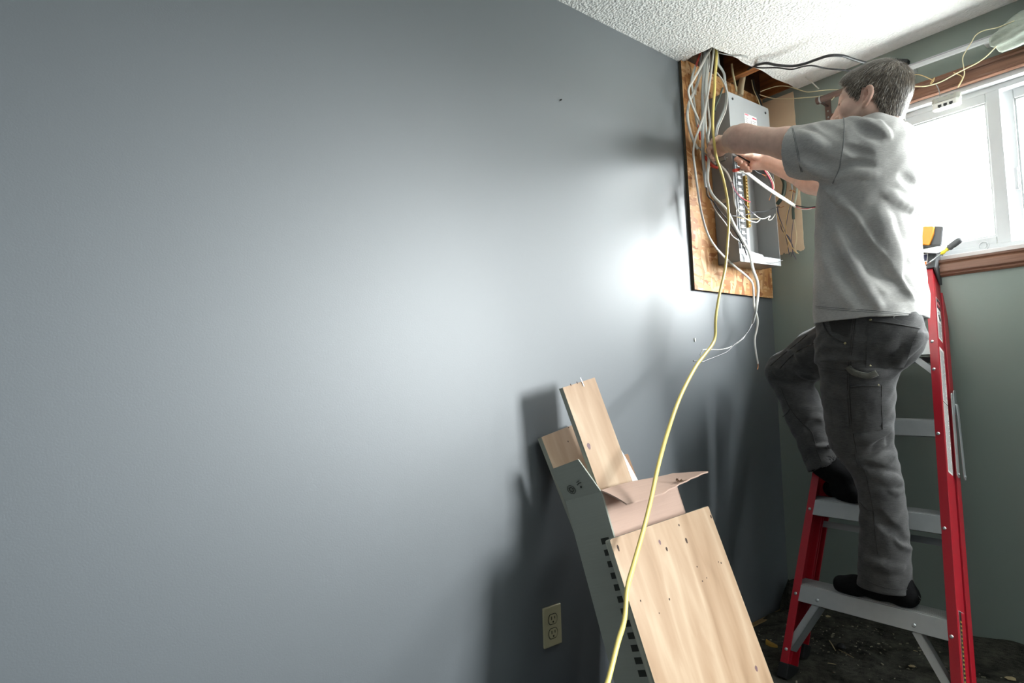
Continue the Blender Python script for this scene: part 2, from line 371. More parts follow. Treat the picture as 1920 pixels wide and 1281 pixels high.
# small nails and anchors left in the wall
o = MB().box((-0.6040, -0.004, 1.136), (-0.5985, 0.001, 1.150)).build('wall_anchor', M_WHITEPL, bevel=0.001); tag(o, 'small white plastic anchor in the blue wall left of the yellow cord', 'anchor')
p = aty(1050, 188, 0); o = MB().cyl(p+np.array((0, 0.002, 0)), p+np.array((0.001, -0.007, 0)), 0.0022, 8).build('wall_nail', M_BLACK); tag(o, 'tiny dark nail head high on the blue wall, alone', 'nail')

# ================================================================== boards, carton and panel
M_PLY = wood_mat('plywood_face', [(0.15, '93765a'), (0.4, 'a5876a'), (0.62, 'af9377'), (0.9, 'bfa78c')], along=1, freq=13, stretch=7, rough=0.5, warp=0.9, bstr=0.06)
M_PLYEDGE = wood_mat('plywood_edge', [(0.2, '8d8f83'), (0.5, 'aaab9d'), (0.9, 'c0beae')], along=1, freq=90, stretch=40, rough=0.8)
M_KNOT = mat('knot_wood', '6d5154', 0.6, var=0.35, scale=160)
M_HOLE = mat('nail_hole', '3b2a20', 0.8)
SLOPE = 0.34
def lean_frame(tl, tr, y0, ztop, slope=SLOPE):
    """frame of a board leaning on the left wall: origin top left, X along its top edge, -Y down its face, Z out of its face"""
    n = np.array([0, -1.0, slope]); n /= np.linalg.norm(n); p0 = np.array([0, -y0, ztop])
    def on(px, py):
        d = ray(px, py); t = ((p0-CAM)@n)/(d@n); return CAM+t*d
    A, B = on(*tl), on(*tr); u = (B-A); L = np.linalg.norm(u); u /= L; v = np.cross(n, u)
    m = Matrix.Identity(4)
    for i in range(3): m[i][0] = u[i]; m[i][1] = v[i]; m[i][2] = n[i]; m[i][3] = A[i]
    inv = np.array(m.inverted())
    loc = lambda px, py: (inv@np.append(on(px, py), 1))[:3]
    return m, L, loc
def floor_len(m, wdt, th, clear=0.004):
    M = np.array(m); L = 3.0
    for (x, z) in ((0, 0), (wdt, 0), (0, -th), (wdt, -th)):
        p = M[:3, :3]@np.array((x, 0, z))+M[:3, 3]; L = min(L, (p[2]-clear)/M[2, 1])
    return L
def board(name, m, wdt, th, Ln, marks, label, cat, group=None, rc=0.0, extra=None):
    b = MB(); pl = [(0, 0), (wdt, 0), (wdt, -Ln), (0, -Ln)]
    if rc:
        pl = [(0, -rc), (rc*0.3, -rc*0.3), (rc, 0), (wdt-rc*0.5, 0), (wdt, -rc*0.5), (wdt, -Ln), (0, -Ln)]
    n = len(pl)
    b.add([(u, v, 0) for u, v in pl], [tuple(range(n))], 0); b.add([(u, v, -th) for u, v in pl], [tuple(range(n-1, -1, -1))], 0)
    for i in range(n):
        j = (i+1) % n; b.add([(*pl[i], 0), (*pl[j], 0), (*pl[j], -th), (*pl[i], -th)], [(3, 2, 1, 0)], 1)
    for (x, y, r, ky) in marks:      # knots and nail holes inlaid in the face
        q = [(x+r*math.cos(t)*(1+0.15*math.sin(3*t)), y+r*ky*math.sin(t), 0.0003) for t in np.linspace(0, 2*math.pi, 14, endpoint=False)]
        b.add(q, [tuple(range(14))], 2 if r > 0.004 else 3)
    o = b.build(name, [M_PLY, M_PLYEDGE, M_KNOT, M_HOLE]); o.matrix_world = m
    return tag(o, label, cat, group)
# wide plywood sheet in front
m, wd, loc = lean_frame((1143, 1012), (1328, 949), 0.288, 0.64, 0.36)
mk = [(*loc(*p)[:2], r, k) for p, r, k in (((1159, 1028), 0.0035, 2.4), ((1333, 969), 0.0034, 1.5), ((1273, 985), 0.0028, 1.2), ((1307, 1063), 0.0022, 1), ((1352, 1056), 0.0026, 1), ((1347, 1054), 0.0020, 1), ((1317, 1090), 0.0022, 1), ((1325, 1084), 0.0018, 1), ((1255, 1124), 0.0026, 1.2), ((1201, 1127), 0.002, 1.4), ((1236, 1150), 0.0018, 1), ((1287, 1014), 0.004, 2.0), ((1237, 1017), 0.0042, 1.6), ((1250, 1030), 0.0036, 1.6), ((1418, 1254), 0.0055, 1.4))]
BOARDM = m
plyo = board('plywood_sheet', m, wd, 0.018, floor_len(m, wd, 0.018), mk, 'wide pale plywood sheet leaning on the carton, nearest of the leaning wood', 'plywood', rc=0.006)
# tall narrow board standing in the carton
m, wd, loc = lean_frame((1055, 727), (1115, 708), 0.120, 0.98, 0.25)
mk = [(*loc(1104, 837)[:2], 0.0065, 1.5), (*loc(1070, 722)[:2], 0.002, 2), (*loc(1082, 718)[:2], 0.002, 2)]
o = board('wooden_board', m, wd, 0.016, floor_len(m, wd, 0.018), mk, 'tall narrow pine board with one dark knot standing up from the carton', 'board')
nl = MB(); a = np.array(loc(1093, 722)); nl.cyl(a+(0, -0.004, 0.0015), a+(-0.004, 0.022, 0.0035), 0.0014, 6); nl.build('bent_nail', M_STEEL, o).matrix_parent_inverse = Matrix.Identity(4)
# shorter board behind it
m2, wd2, loc2 = lean_frame((1015, 820), (1077, 795.5), 0.030, 0.85, 0.30)
mk = [(*loc2(1065, 828)[:2], 0.0022, 1.2), (*loc2(1066, 802)[:2], 0.002, 1)]
board('wooden_board', m2, wd2, 0.018, floor_len(m2, wd2, 0.02), mk, 'short pine board between blue wall and carton, left of the tall board', 'board')
# white foam strip and brown carton strip right of the tall board
fm = MB(); A = [loc(1154, 806), loc(1184, 855), loc(1212, 907), loc(1235, 960), loc(1190, 960), loc(1165, 860)]
fm.prism([(p[0], p[1]) for p in A], -0.034, -0.024); o = fm.build('foam_offcut', mat('white_foam', 'eeeeea', 0.7, var=0.03)); o.matrix_world = m; tag(o, 'white foam offcut behind the right edge of the tall pine board', 'offcut')
fm = MB(); A = [loc(1184, 850), loc(1194, 847), (loc(1210, 890)), loc(1234, 950), loc(1200, 950)]
fm.prism([(p[0], p[1]) for p in A], -0.044, -0.0365); o = fm.build('cardboard_scrap', mat('brown_cardboard', '8d6c52', 0.85, var=0.12)); o.matrix_world = m; tag(o, 'narrow brown cardboard scrap sticking up behind the white foam', 'cardboard')

# carton
def card_mat(name, c):
    mm, nt, b = new_mat(name); co = tex_coord(nt, (8, 240, 8)); n = N(nt, 'ShaderNodeTexNoise'); n.inputs['Scale'].default_value = 1.0; n.inputs['Detail'].default_value = 3; nt.links.new(co, n.inputs['Vector'])
    c = lin(c); nt.links.new(mixc(nt, n.outputs[0], tuple(k*0.92 for k in c), tuple(k*1.06 for k in c)), b.inputs['Base Color']); b.inputs['Roughness'].default_value = 0.8; b.inputs['Specular IOR Level'].default_value = 0.2
    bump(nt, b, n.outputs[0], 0.08, 0.001); return mm
M_CARD = card_mat('pinkish_cardboard', 'bfa394'); M_CARDSHADE = card_mat('shaded_grey_green_cardboard', 'a3a69c'); M_INK = mat('dark_print', '33352f', 0.8)  # side panel and side flap: same card, shade put into its colour as grey-green
M_TORN = mat('torn_cardboard', '7a5f4a', 0.95, var=0.3, scale=200)
mb, wb, locb = lean_frame((1127, 922), (1262, 888), 0.205, 0.74, 0.32)
Lb = floor_len(mb, wb, 0.185); TB = 0.124; t = 0.004
ct = bpy.data.objects.new('carton', None); COL.objects.link(ct); ct.matrix_world = mb
tag(ct, 'tall open cardboard carton leaning on the blue wall, holding the narrow boards', 'carton')
def cpart(b, name, m, par=ct, **k):
    o = b.build(name, m, None, **k); o.parent = par; return o
body = MB(); body.box((0, -Lb, -t), (wb, 0, 0), 0); body.box((-0.022, -Lb, -TB), (wb-0.022, 0, -TB+t), 0); body.hexa([(wb-t, -Lb, 0), (wb, -Lb, 0), (wb, 0, 0), (wb-t, 0, 0), (wb-t-.022, -Lb, -TB), (wb-.022, -Lb, -TB), (wb-.022, 0, -TB), (wb-t-.022, 0, -TB)]); body.box((0, -Lb, -TB), (wb, -Lb+t, 0), 0)
cb = cpart(body, 'carton_body', M_CARD)
sd = MB(); sd.hexa([(-0.001, -Lb, 0.0005), (t, -Lb, 0.0005), (t, 0, 0.0005), (-0.001, 0, 0.0005), (-0.023, -Lb, -TB), (t-.022, -Lb, -TB), (t-.022, 0, -TB), (-0.023, 0, -TB)]); so = cpart(sd, 'side_panel', M_CARDSHADE)
pr = MB()
for k in range(12):
    y = -0.118-k*0.030; pr.hexa([(-0.0018-q*0.177, yy, -q) for q, yy in ((0.016, y), (0.042, y), (0.042, y-0.016), (0.016, y-0.016))]+[(-0.0008-q*0.177, yy, -q) for q, yy in ((0.016, y), (0.042, y), (0.042, y-0.016), (0.016, y-0.016))])
cpart(pr, 'printed_marks', M_INK, so)
# left flap, standing up in line with the side
lf = MB(); th = 0.0
lf.hexa([(-0.023, 0, -TB), (-0.001, 0, 0), (0.003, 0, 0), (-0.019, 0, -TB), (-0.056, 0.094, -TB+0.010), (-0.038, 0.098, -0.014), (-0.034, 0.098, -0.014), (-0.052, 0.094, -TB+0.010)])
lfo = cpart(lf, 'side_flap', M_CARDSHADE)
s = MB(); cz = np.array((-0.0, 0.030, -0.058))
def onflap(a, b): a = a-0.02; return (-0.0022-0.033*(b/0.080)+a*0.18-0.0006, b, a)
s.tube([onflap(-0.062+0.012*math.cos(q), 0.026+0.012*math.sin(q)) for q in np.linspace(0, 2*math.pi, 25)], 0.0008, 5, cap=False)
for k in range(3):
    q0 = k*2*math.pi/3+0.4; s.tube([onflap(-0.062+0.0062*math.cos(q), 0.026+0.0062*math.sin(q)) for q in np.linspace(q0, q0+1.5, 7)], 0.0011, 5)
    s.tube([onflap(-0.062+r*math.cos(q0+1.9), 0.026+r*math.sin(q0+1.9)) for r in (0.003, 0.009)], 0.001, 5)
s.tube([onflap(-0.036, 0.033), onflap(-0.028, 0.037), onflap(-0.020, 0.037)], 0.0013, 5); s.dome(onflap(-0.028, 0.026), (-1, 0, 0), 0.0035, 0.0006, 12); s.tube([onflap(-0.034, 0.040), onflap(-0.022, 0.043)], 0.0008, 5)
cpart(s, 'printed_symbols', M_INK, lfo)
bf = MB(); bf.box((0.004, -0.012, -TB-0.006), (0.03, 0.032, -TB-0.002)); cpart(bf, 'rear_flap', M_CARD)
# front flap folded out towards the room, its front edge sagging and torn
fl = MB(); nu, nv = 24, 10; W2 = wb; D = 0.105
vs = []; up = np.array(mb.inverted())[:3, :3]@np.array((0, 0, 1.0))
outv = np.array(mb.inverted())[:3, :3]@np.array((0.30, -0.95, 0.0))
for side in (0, 1):
    for i in range(nu+1):
        for j in range(nv+1):
            u = i/nu; v = j/nv
            sag = -0.030*(1-u)**1.5*v+0.006*u*v+0.003*math.sin(5*u+3*v)
            d = v*(D*(1.0+0.12*math.sin(9*u)*0.15-0.30*max(0, 1-u*3.2)*1.0)+0.002*math.sin(40*u))
            p = np.array((u*W2, 0.0, 0.0))+outv*d+up*(sag-(0.004 if side else 0))+up*0.004
            vs.append(p)
k = (nu+1)*(nv+1); fs = []
for i in range(nu):
    for j in range(nv):
        a = i*(nv+1)+j; fs.append((a, a+1, a+nv+2, a+nv+1)); fs.append((k+a, k+a+nv+1, k+a+nv+2, k+a+1))
for i in range(nu):
    for j in (0, nv):
        a = i*(nv+1)+j; b_ = a+nv+1; fs.append((a, b_, k+b_, k+a) if j else (b_, a, k+a, k+b_))
for j in range(nv):
    for i in (0, nu):
        a = i*(nv+1)+j; b_ = a+1; fs.append((a, b_, k+b_, k+a))
fl.add(vs, fs); fo = cpart(fl, 'front_flap', M_CARD, smooth=True, ang=0.6)
tr = MB(); c0 = np.array((0.62*W2, 0, 0))+outv*D*0.92+up*0.003
for q in range(26):
    a = c0+np.array((rng.normal()*0.008, 0, 0))+outv*rng.normal()*0.006; d = (outv*rng.normal()+up*abs(rng.normal())*0.7+np.array((rng.normal(), 0, 0)))*0.006
    s1 = np.cross(d, up)*0.5; tr.add([a-s1, a+s1, a+d+s1*0.3, a+d-s1*0.3], [(0, 1, 2, 3)])
cpart(tr, 'torn_patch', M_TORN, fo)

# ------------------------------------------------------------------ backing board and breaker panel
M_OSB = osb_mat()
M_OSBEDGE = mat('strand_board_edge', '4a4436', 0.9, var=0.3, scale=60)
ob = MB(); zb = 1.341; O = [(-0.601, zb-0.003), (-0.013, zb+0.002), (-0.010, 2.262), (-0.6225, 2.262)]
ob.add([(x, -0.0125, z) for x, z in O], [(0, 1, 2, 3)], 0); ob.add([(x, -0.0005, z) for x, z in O], [(3, 2, 1, 0)], 0)
for i in range(4):
    j = (i+1) % 4; ob.add([(O[i][0], -0.0125, O[i][1]), (O[j][0], -0.0125, O[j][1]), (O[j][0], -0.0005, O[j][1]), (O[i][0], -0.0005, O[i][1])], [(0, 1, 2, 3)], 1)
o = ob.build('backing_board', [M_OSB, M_OSBEDGE]); tag(o, 'strand board panel fixed to the blue wall behind the grey breaker box', 'board')

M_BOXGREY = mat('grey_enamelled_steel', '868888', 0.45, spec=0.5, var=0.04)
M_COVER = mat('light_grey_enamel', 'a3a6a8', 0.35, var=0.03)
M_BUS = mat('black_bus_base', '18191b', 0.45); M_BRASS = mat('brass_bar', 'a8894f', 0.35, metal=0.85, var=0.15, scale=200)
M_LABEL = mat('paper_label', 'ecebe6', 0.6, var=0.02); M_PINK = mat('pink_label_print', 'd8476b', 0.6); M_LABELGREY = mat('grey_label_print', '8f8f90', 0.6)
BL = np.array((-0.434, 0, 1.449)); PW, PH, PD = 0.316, 0.681, 0.095; ta = 0.041
e_r = np.array((math.cos(ta), 0, math.sin(ta))); e_v = np.array((-math.sin(ta), 0, math.cos(ta)))
def PF(u, v, w): p = BL+e_r*u+e_v*v; return (p[0], -0.0145-w, p[2])     # u right, v up, w out into the room
bp = empty('breaker_panel', (BL[0]+PW/2, -0.06, BL[2]), 'opened grey electrical breaker box mounted on the strand board in the corner', 'breaker panel')
bx = MB(); tt = 0.0025
bx.box((0, 0, 0), (PW, PH, tt), F=PF); bx.box((0, 0, 0), (tt, PH*0.655, PD), F=PF); bx.box((0, PH*0.655, 0), (tt, PH, PD), F=PF)
bx.box((PW-tt, 0, 0), (PW, PH, PD), F=PF); bx.box((0, PH-tt, 0), (PW, PH, PD), F=PF)
bx.box((0, 0, 0), (PW, tt, PD), F=PF)
enc = bx.build('enclosure', M_BOXGREY, bp)
lip = MB(); lip.box((0, 0, PD-0.001), (PW, 0.030, PD+0.0015), F=PF); lip.prism([(0.004, 0.030), (PW*0.70, 0.030), (PW*0.66, 0.044), (0.004, 0.060)], PD-0.020, PD-0.018, F=PF)
for u in (0.028, 0.034, 0.275, 0.281): lip.box((u, 0.012, PD+0.001), (u+0.002, 0.016, PD+0.002), 0, F=PF)
lip.build('bottom_flange', M_COVER, bp)
cv = MB(); cv.prism([(0.0, PH*0.62), (PW-0.005, PH*0.60), (PW-0.005, PH-0.012), (PW-0.012, PH), (0, PH)], PD, PD+0.002, F=PF)
cvo = cv.build('cover_plate', M_COVER, bp)
for (u, v) in ((0.030, PH-0.024), (PW-0.034, PH-0.026)):
    h = MB(); h.cyl(PF(u, v, PD+0.0015), PF(u, v, PD+0.0045), 0.0048, 12); h.build('screw', M_BLACK, cvo)
lb = MB(); lb.box((0.112, 0.47, PD+0.002), (0.205, 0.618, PD+0.0026), F=PF); lbo = lb.build('warning_label', M_LABEL, cvo); lbo['label'] = 'white paper label with pink headings'
ink = MB(); ink.box((0.114, 0.612, PD+0.0025), (0.142, 0.616, PD+0.0029), F=PF); ink.build('pink_print', M_PINK, lbo); ink = MB(); ink.box((0.172, 0.606, PD+0.0025), (0.203, 0.611, PD+0.0029), F=PF); ink.build('pink_print', M_PINK, lbo)
for (u, dv, wd_) in ((0.116, 0.0, 0.022), (0.172, -0.004, 0.026)):
    ink = MB()
    for k in range(9):
        v = 0.598-k*0.008+dv; ink.box((u, v, PD+0.0025), (u+wd_*(0.7+0.3*rng.random()), v+0.002, PD+0.0029), F=PF)
    ink.build('text_lines', M_LABELGREY, lbo)
ink = MB(); ink.box((0.158, 0.578, PD+0.0025), (0.160, 0.596, PD+0.0029), F=PF); ink.build('text_mark', M_BLACK, lbo)
# interior: bus base with plug-on stabs and white clips, rail with brass ground bar
bs = MB(); bs.box((0.085, 0.060, 0.030), (0.150, 0.47, 0.047), F=PF); bus = bs.build('bus_base', M_BUS, bp)
for k in range(15):
    v = 0.075+k*0.0255
    q = MB(); q.box((0.098, v, 0.047), (0.118, v+0.013, 0.056), F=PF); q.box((0.118, v+0.004, 0.047), (0.136, v+0.0065, 0.052), F=PF); q.box((0.086, v+0.002, 0.047), (0.098, v+0.0045, 0.053), F=PF)
    q.build('breaker_clip', M_ALU if k % 3 else M_WHITEPL, bus)
rl = MB(); rl.box((0.158, 0.045, 0.018), (0.196, 0.48, 0.032), F=PF); rl.box((0.085, 0.05, 0.028), (0.089, 0.48, 0.055), F=PF); rail = rl.build('mounting_rail', M_COVER, bp)
tb = MB()
for k in range(20):
    v = 0.062+k*0.0205; tb.box((0.160, v, 0.032), (0.169, v+0.012, 0.035), F=PF)
tb.build('knockout_slots', M_BUS, rail)
gb = MB(); gb.box((0.178, 0.165, 0.032), (0.190, 0.385, 0.044), F=PF); gbo = gb.build('ground_bar', M_BRASS, bp, bevel=0.001)
for k in range(16):
    v = 0.171+k*0.0135; s = MB(); s.cyl(PF(0.184, v, 0.043), PF(0.184, v, 0.048), 0.0036, 8); s.build('terminal_screw', M_BRASS, gbo)
# cable clamps on the left side, with two screws each
for v in (0.418, 0.372, 0.250):
    c = MB(); c.box((-0.010, v-0.008, PD-0.052), (-0.0005, v+0.008, PD-0.026), F=PF); co = c.build('cable_clamp', M_STEEL, bp, bevel=0.002)
    for w_ in (PD-0.056, PD-0.021):
        s = MB(); s.dome(PF(-0.001, v, w_), (-1, 0, 0), 0.0042, 0.005, 10); s.build('clamp_screw', M_STEEL, co, smooth=True)
# bent tab at the top of the open side
tbx = MB(); tbx.prism([(0.40, 0.30*PD), (0.447, PD), (0.30, PD), (0.30, 0.30*PD)], -0.004, -0.0015, F=lambda a, b, w: PF(w, a, b)); tbx.build('side_bracket', M_BOXGREY, bp)

# ================================================================== stepladder, folded and leaning on the sill
M_RED = mat('red_fibreglass', 'a50f22', 0.38, var=0.06, scale=70, coat=0.15)
M_CAP = mat('charcoal_plastic', '3f4143', 0.5, var=0.08)
M_STEP = mat('extruded_aluminium', 'a9acad', 0.45, metal=0.55, var=0.07, scale=45)
LA = math.radians(24.0)
L0 = np.array((-0.66, 0.0, 0.0)); LUP = np.array((math.sin(LA), 0, math.cos(LA))); LN = np.array((-math.cos(LA), 0, math.sin(LA)))
def LF(y, v, w): p = L0+LUP*v+LN*w; return (p[0], y, p[2])
yl = lambda v: -0.2945-0.027*v
yr = lambda v: -0.810+0.115*v
ladder = empty('stepladder', LF(-0.54, 0.0, -0.04), 'red fibreglass stepladder folded flat and leaning on the window sill in the corner', 'stepladder')
def channel(name, yf, sgn, w0, w1, v0, v1, m, fl=0.026, th=0.004):
    """C-section rail; web outside, flanges towards the steps; sgn = direction of the inside along y"""
    pr = [(0, w0), (fl, w0), (fl, w0-th), (th, w0-th), (th, w1+th), (fl, w1+th), (fl, w1), (0, w1)]
    b = MB(); n = len(pr); vs = []
    for v in (v0, v1):
        vs += [LF(yf(v)+sgn*a, v, c) for a, c in pr]
    fs = [(i, (i+1) % n, n+(i+1) % n, n+i) for i in range(n)]+[(0, 1, 2, 3), (3, 4, 7, 0), (4, 5, 6, 7)]+[(n, n+3, n+2, n+1), (n+3, n, n+7, n+4), (n+4, n+7, n+6, n+5)]
    return b.add(vs, fs).build(name, m, ladder, bevel=0.0012)
def foot(yf, sgn, w0, w1, v0, par):
    b = MB(); a = -0.003; c = 0.030
    q = [LF(yf(v)+sgn*k, v, w_) for v in (v0-0.012, v0+0.034) for k, w_ in ((a, w0+0.003), (c, w0+0.003), (c, w1-0.003), (a, w1-0.003))]
    b.hexa([q[0], q[1], q[2], q[3], q[4], q[5], q[6], q[7]]); return b.build('rubber_foot', M_RUBBER, par, bevel=0.003)
def rivet(p, nrm, par, r=0.0055):
    b = MB(); b.dome(p, nrm, r, 0.0032, 10); return b.build('rivet', M_STEEL, par, smooth=True)
r1 = channel('side_rail', yl, -1, 0.0, -0.072, 0.024, 1.50, M_RED); foot(yl, -1, 0.0, -0.072, 0.024, r1)
r2 = channel('side_rail', yr, 1, 0.0, -0.072, 0.024, 1.50, M_RED); foot(yr, 1, 0.0, -0.072, 0.024, r2)
r3 = channel('rear_rail', lambda v: yl(v)-0.006, -1, -0.078, -0.118, 0.100, 1.44, M_RED, 0.022); foot(lambda v: yl(v)-0.006, -1, -0.078, -0.118, 0.100, r3)
r4 = channel('rear_rail', lambda v: yr(v)-0.004, 1, -0.078, -0.118, 0.060, 1.44, M_RED, 0.022); foot(lambda v: yr(v)-0.004, 1, -0.078, -0.118, 0.060, r4)
for v in (1.205, 1.10, 0.872, 0.572, 0.272): rivet(LF(yr(v)+0.017, v, 0.0002), LN, r2)
for v in (1.205, 0.872, 0.572, 0.280, 0.100): rivet(LF(yl(v)-0.013, v, 0.0002), LN, r1)
# steps: front lip, grooved tread, rear lip
tb0 = np.array((0.4067, -0.9135))
for k, v in enumerate((0.312, 0.607, 0.915, 1.210)):
    ya, yb = yl(v)-0.0045, yr(v)+0.0045; b = MB(); D = 0.078
    def TP(s, h): return (v+tb0[0]*s+0.9135*h, 0.0-0.0005+tb0[1]*s+0.4067*h)      # s back along the tread, h up from it
    prof = [TP(0, -0.0)]
    for g in range(8):
        s0 = 0.006+g*0.009; prof += [TP(s0, 0.0), TP(s0+0.001, 0.0022), TP(s0+0.005, 0.0022), TP(s0+0.006, 0.0)]
    prof += [TP(D, 0.0), (TP(D, 0)[0]-0.045, TP(D, 0)[1]), (TP(D, 0)[0]-0.045, TP(D, 0)[1]+0.003), (TP(D, 0)[0]-0.004, TP(D, 0)[1]+0.003)]
    prof += [(v-0.004, -0.0035), (v-0.050, -0.0035), (v-0.050, -0.010), (v-0.053, -0.010), (v-0.053, 0.0)]
    b.prism(prof, ya, yb, F=lambda a, c, w_: LF(w_, a, c))
    st = b.build('step', M_STEP, ladder)
    if k == 0:
        for (yy, sg, yf) in ((-0.384, 1, yl), (-0.672, -1, yr)):
            rivet(LF(yy-sg*0.004, v-0.036, 0.0002), LN, st, 0.006)
            q = MB(); ye = yf(0.10)-sg*0.014; A = np.array((yy, v-0.050)); B = np.array((ye, 0.105)); d = B-A; d /= np.linalg.norm(d); pn = np.array((-d[1], d[0]))*0.011
            for (wa, wb_, off) in ((-0.006, -0.009, pn), (-0.006, -0.050, pn*0.12)):
                c0 = -pn if off is pn else -pn; c1 = pn if off is pn else -pn+pn*0.25
                q.hexa([LF(*(A+c0), wa), LF(*(A+c1), wa), LF(*(B+c1), wa), LF(*(B+c0), wa), LF(*(A+c0), wb_), LF(*(A+c1), wb_), LF(*(B+c1), wb_), LF(*(B+c0), wb_)])
            q.build('brace', M_STEP, ladder)
    if k == 3:
        for (yy, yf) in ((-0.592, yr), (-0.400, yl)):
            A = np.array((yy, v-0.050)); B = np.array((yf(1.09)+(0.010 if yf is yr else -0.010), 1.085)); d = B-A; d /= np.linalg.norm(d); pn = np.array((-d[1], d[0]))*0.010
            q = MB(); q.hexa([LF(*(A-pn), -0.012), LF(*(A+pn), -0.012), LF(*(B+pn), -0.012), LF(*(B-pn), -0.012), LF(*(A-pn), -0.016), LF(*(A+pn), -0.016), LF(*(B+pn), -0.016), LF(*(B-pn), -0.016)])
            q.build('brace', M_STEP, ladder)
# rear horizontal bars
for v in (0.533, 1.165):
    q = MB(); q.box((yr(v)+0.004, v, -0.086), (yl(v)-0.010, v+0.022, -0.089), F=LF); q.build('rear_brace', M_STEP, ladder)
# cap with side plates
tc = MB(); ya, yb = yl(1.5)+0.006, yr(1.5)-0.010
sidep = [(0.010, 1.572), (-0.060, 1.590), (-0.098, 1.580), (-0.102, 1.530), (-0.074, 1.470), (-0.060, 1.462), (0.010, 1.498)]
tc.prism([(0.010, 1.572), (-0.060, 1.590), (-0.098, 1.580), (-0.098, 1.545), (0.010, 1.498)], ya, yb, F=lambda c, a, w_: LF(w_, a, c))
tc.prism(sidep, yb-0.001, yb+0.006, F=lambda c, a, w_: LF(w_, a, c)); tc.prism(sidep, ya-0.006, ya+0.001, F=lambda c, a, w_: LF(w_, a, c))
cap = tc.build('top_cap', M_CAP, ladder, bevel=0.003)
for (c, a) in ((-0.030, 1.520), (-0.058, 1.524), (-0.086, 1.520), (-0.062, 1.492)): rivet(LF(yb-0.001, a, c), (0, -1, 0), cap, 0.0055)
s = MB(); s.box((-0.622, 1.503, 0.0104), (-0.600, 1.560, 0.0110), F=LF); so_ = s.build('cap_label', M_LABEL, cap)
s = MB(); s.box((-0.620, 1.505, 0.0109), (-0.602, 1.526, 0.0113), F=LF); s.build('orange_patch', mat('orange_print', 'e07a2e', 0.5), so_)
s = MB(); s.box((-0.620, 1.530, 0.0109), (-0.602, 1.557, 0.0113), F=LF); s.build('dark_patch', mat('navy_print', '2a2c48', 0.5), so_)
# labels on the outside of the right rail
def plate(v0, v1, w0, w1, off, dy=0.0): 
    b = MB(); q = [LF(yr(v)-off-d, v, w_) for d in (0, 0.0003) for v, w_ in ((v0, w0), (v0, w1), (v1, w1), (v1, w0))]
    return b.hexa(q)
l1 = plate(1.222, 1.388, -0.012, -0.052, 0.0001).build('warning_label', M_LABEL, r2); l1['label'] = 'white warning label with a black and red header'
plate(1.345, 1.385, -0.014, -0.050, 0.0005).build('label_header', M_BLACK, l1)
M_REDP = mat('red_print', 'c23a48', 0.5)
b = MB(); b.prism([(-0.032+0.014*math.cos(t), 1.364+0.012*math.sin(t)) for t in np.linspace(0, 2*math.pi, 20, endpoint=False)], 0.0008, 0.0011, F=lambda c, a, w_: LF(yr(a)-w_, a, c)); b.build('red_oval', M_REDP, l1)
def text_on(txt, size, v, w_, m, par, name='lettering', rot=0.0, off=0.0012):
    cu = bpy.data.curves.new(name, 'FONT'); cu.body = txt; cu.size = size; cu.align_x = 'CENTER'; cu.align_y = 'CENTER'; cu.extrude = 0.0001
    o = bpy.data.objects.new(name, cu); p = LF(yr(v)-off, v, w_)
    X = -LN; Y = LUP; Z = np.array((0, -1.0, 0)); c, s_ = math.cos(rot), math.sin(rot); X, Y = X*c+Y*s_, -X*s_+Y*c
    mm = Matrix.Identity(4)
    for i in range(3): mm[i][0] = X[i]; mm[i][1] = Y[i]; mm[i][2] = Z[i]; mm[i][3] = p[i]
    COL.objects.link(o); me = bpy.data.meshes.new_from_object(o.evaluated_get(bpy.context.evaluated_depsgraph_get())); bpy.data.objects.remove(o); me.transform(mm); me.materials.clear(); me.materials.append(m)
    return link(name, me, par)
text_on('DANGER', 0.0068, 1.364, -0.032, M_LABEL, l1)
b = MB()      # pictogram of a falling figure
def sp(c, a): return LF(yr(a)-0.0008, a, c)
b.dome(sp(-0.024, 1.328), (0, -1, 0), 0.0032, 0.0004, 10); b.tube([sp(-0.026, 1.322), sp(-0.032, 1.311)], 0.0016, 5); b.tube([sp(-0.032, 1.311), sp(-0.040, 1.313), sp(-0.043, 1.304)], 0.0012, 5); b.tube([sp(-0.032, 1.311), sp(-0.035, 1.298)], 0.0012, 5); b.tube([sp(-0.028, 1.319), sp(-0.038, 1.324)], 0.001, 5)
b.build('pictogram', M_BLACK, l1)
def lines(v0, v1, n, w0, w1, par, m, off=0.0005, frac=0.45, name='text_lines'):
    b = MB()
    for k in range(n):
        a = v0+(v1-v0)*(k+0.5)/n; h = (v1-v0)/n*frac/2; e = w1+(w0-w1)*0.3*rng.random()**2
        q = [LF(yr(v)-off-d, v, w_) for d in (0, 0.0003) for v, w_ in ((a-h, w0), (a-h, e), (a+h, e), (a+h, w0))]; b.hexa(q)
    return b.build(name, m, par)
lines(1.228, 1.290, 15, -0.016, -0.048, l1, M_LABELGREY)
l2 = plate(0.752, 1.190, -0.012, -0.056, 0.0001).build('instruction_label', M_LABEL, r2); l2['label'] = 'long white label covered with small grey print'
lines(0.758, 0.985, 46, -0.015, -0.053, l2, M_LABELGREY); lines(0.995, 1.180, 38, -0.015, -0.053, l2, M_LABELGREY)
plate(0.987, 0.991, -0.012, -0.056, 0.0005).build('label_rule', M_BLACK, l2)
M_BLK2 = mat('black_print', '1d1b18', 0.5); M_YEL = mat('ochre_print', '8a7a3a', 0.5)
l3 = plate(0.030, 0.348, -0.014, -0.056, 0.0001).build('border_label', M_LABELGREY, r2); l3['label'] = 'long red and black label framed in pale grey'
plate(0.031, 0.346, -0.0155, -0.0545, 0.0005).build('label_field', M_RED, l3); plate(0.031, 0.346, -0.017, -0.034, 0.0009).build('label_band', M_BLK2, l3)
lines(0.040, 0.325, 26, -0.0185, -0.0325, l3, M_YEL, 0.0013)
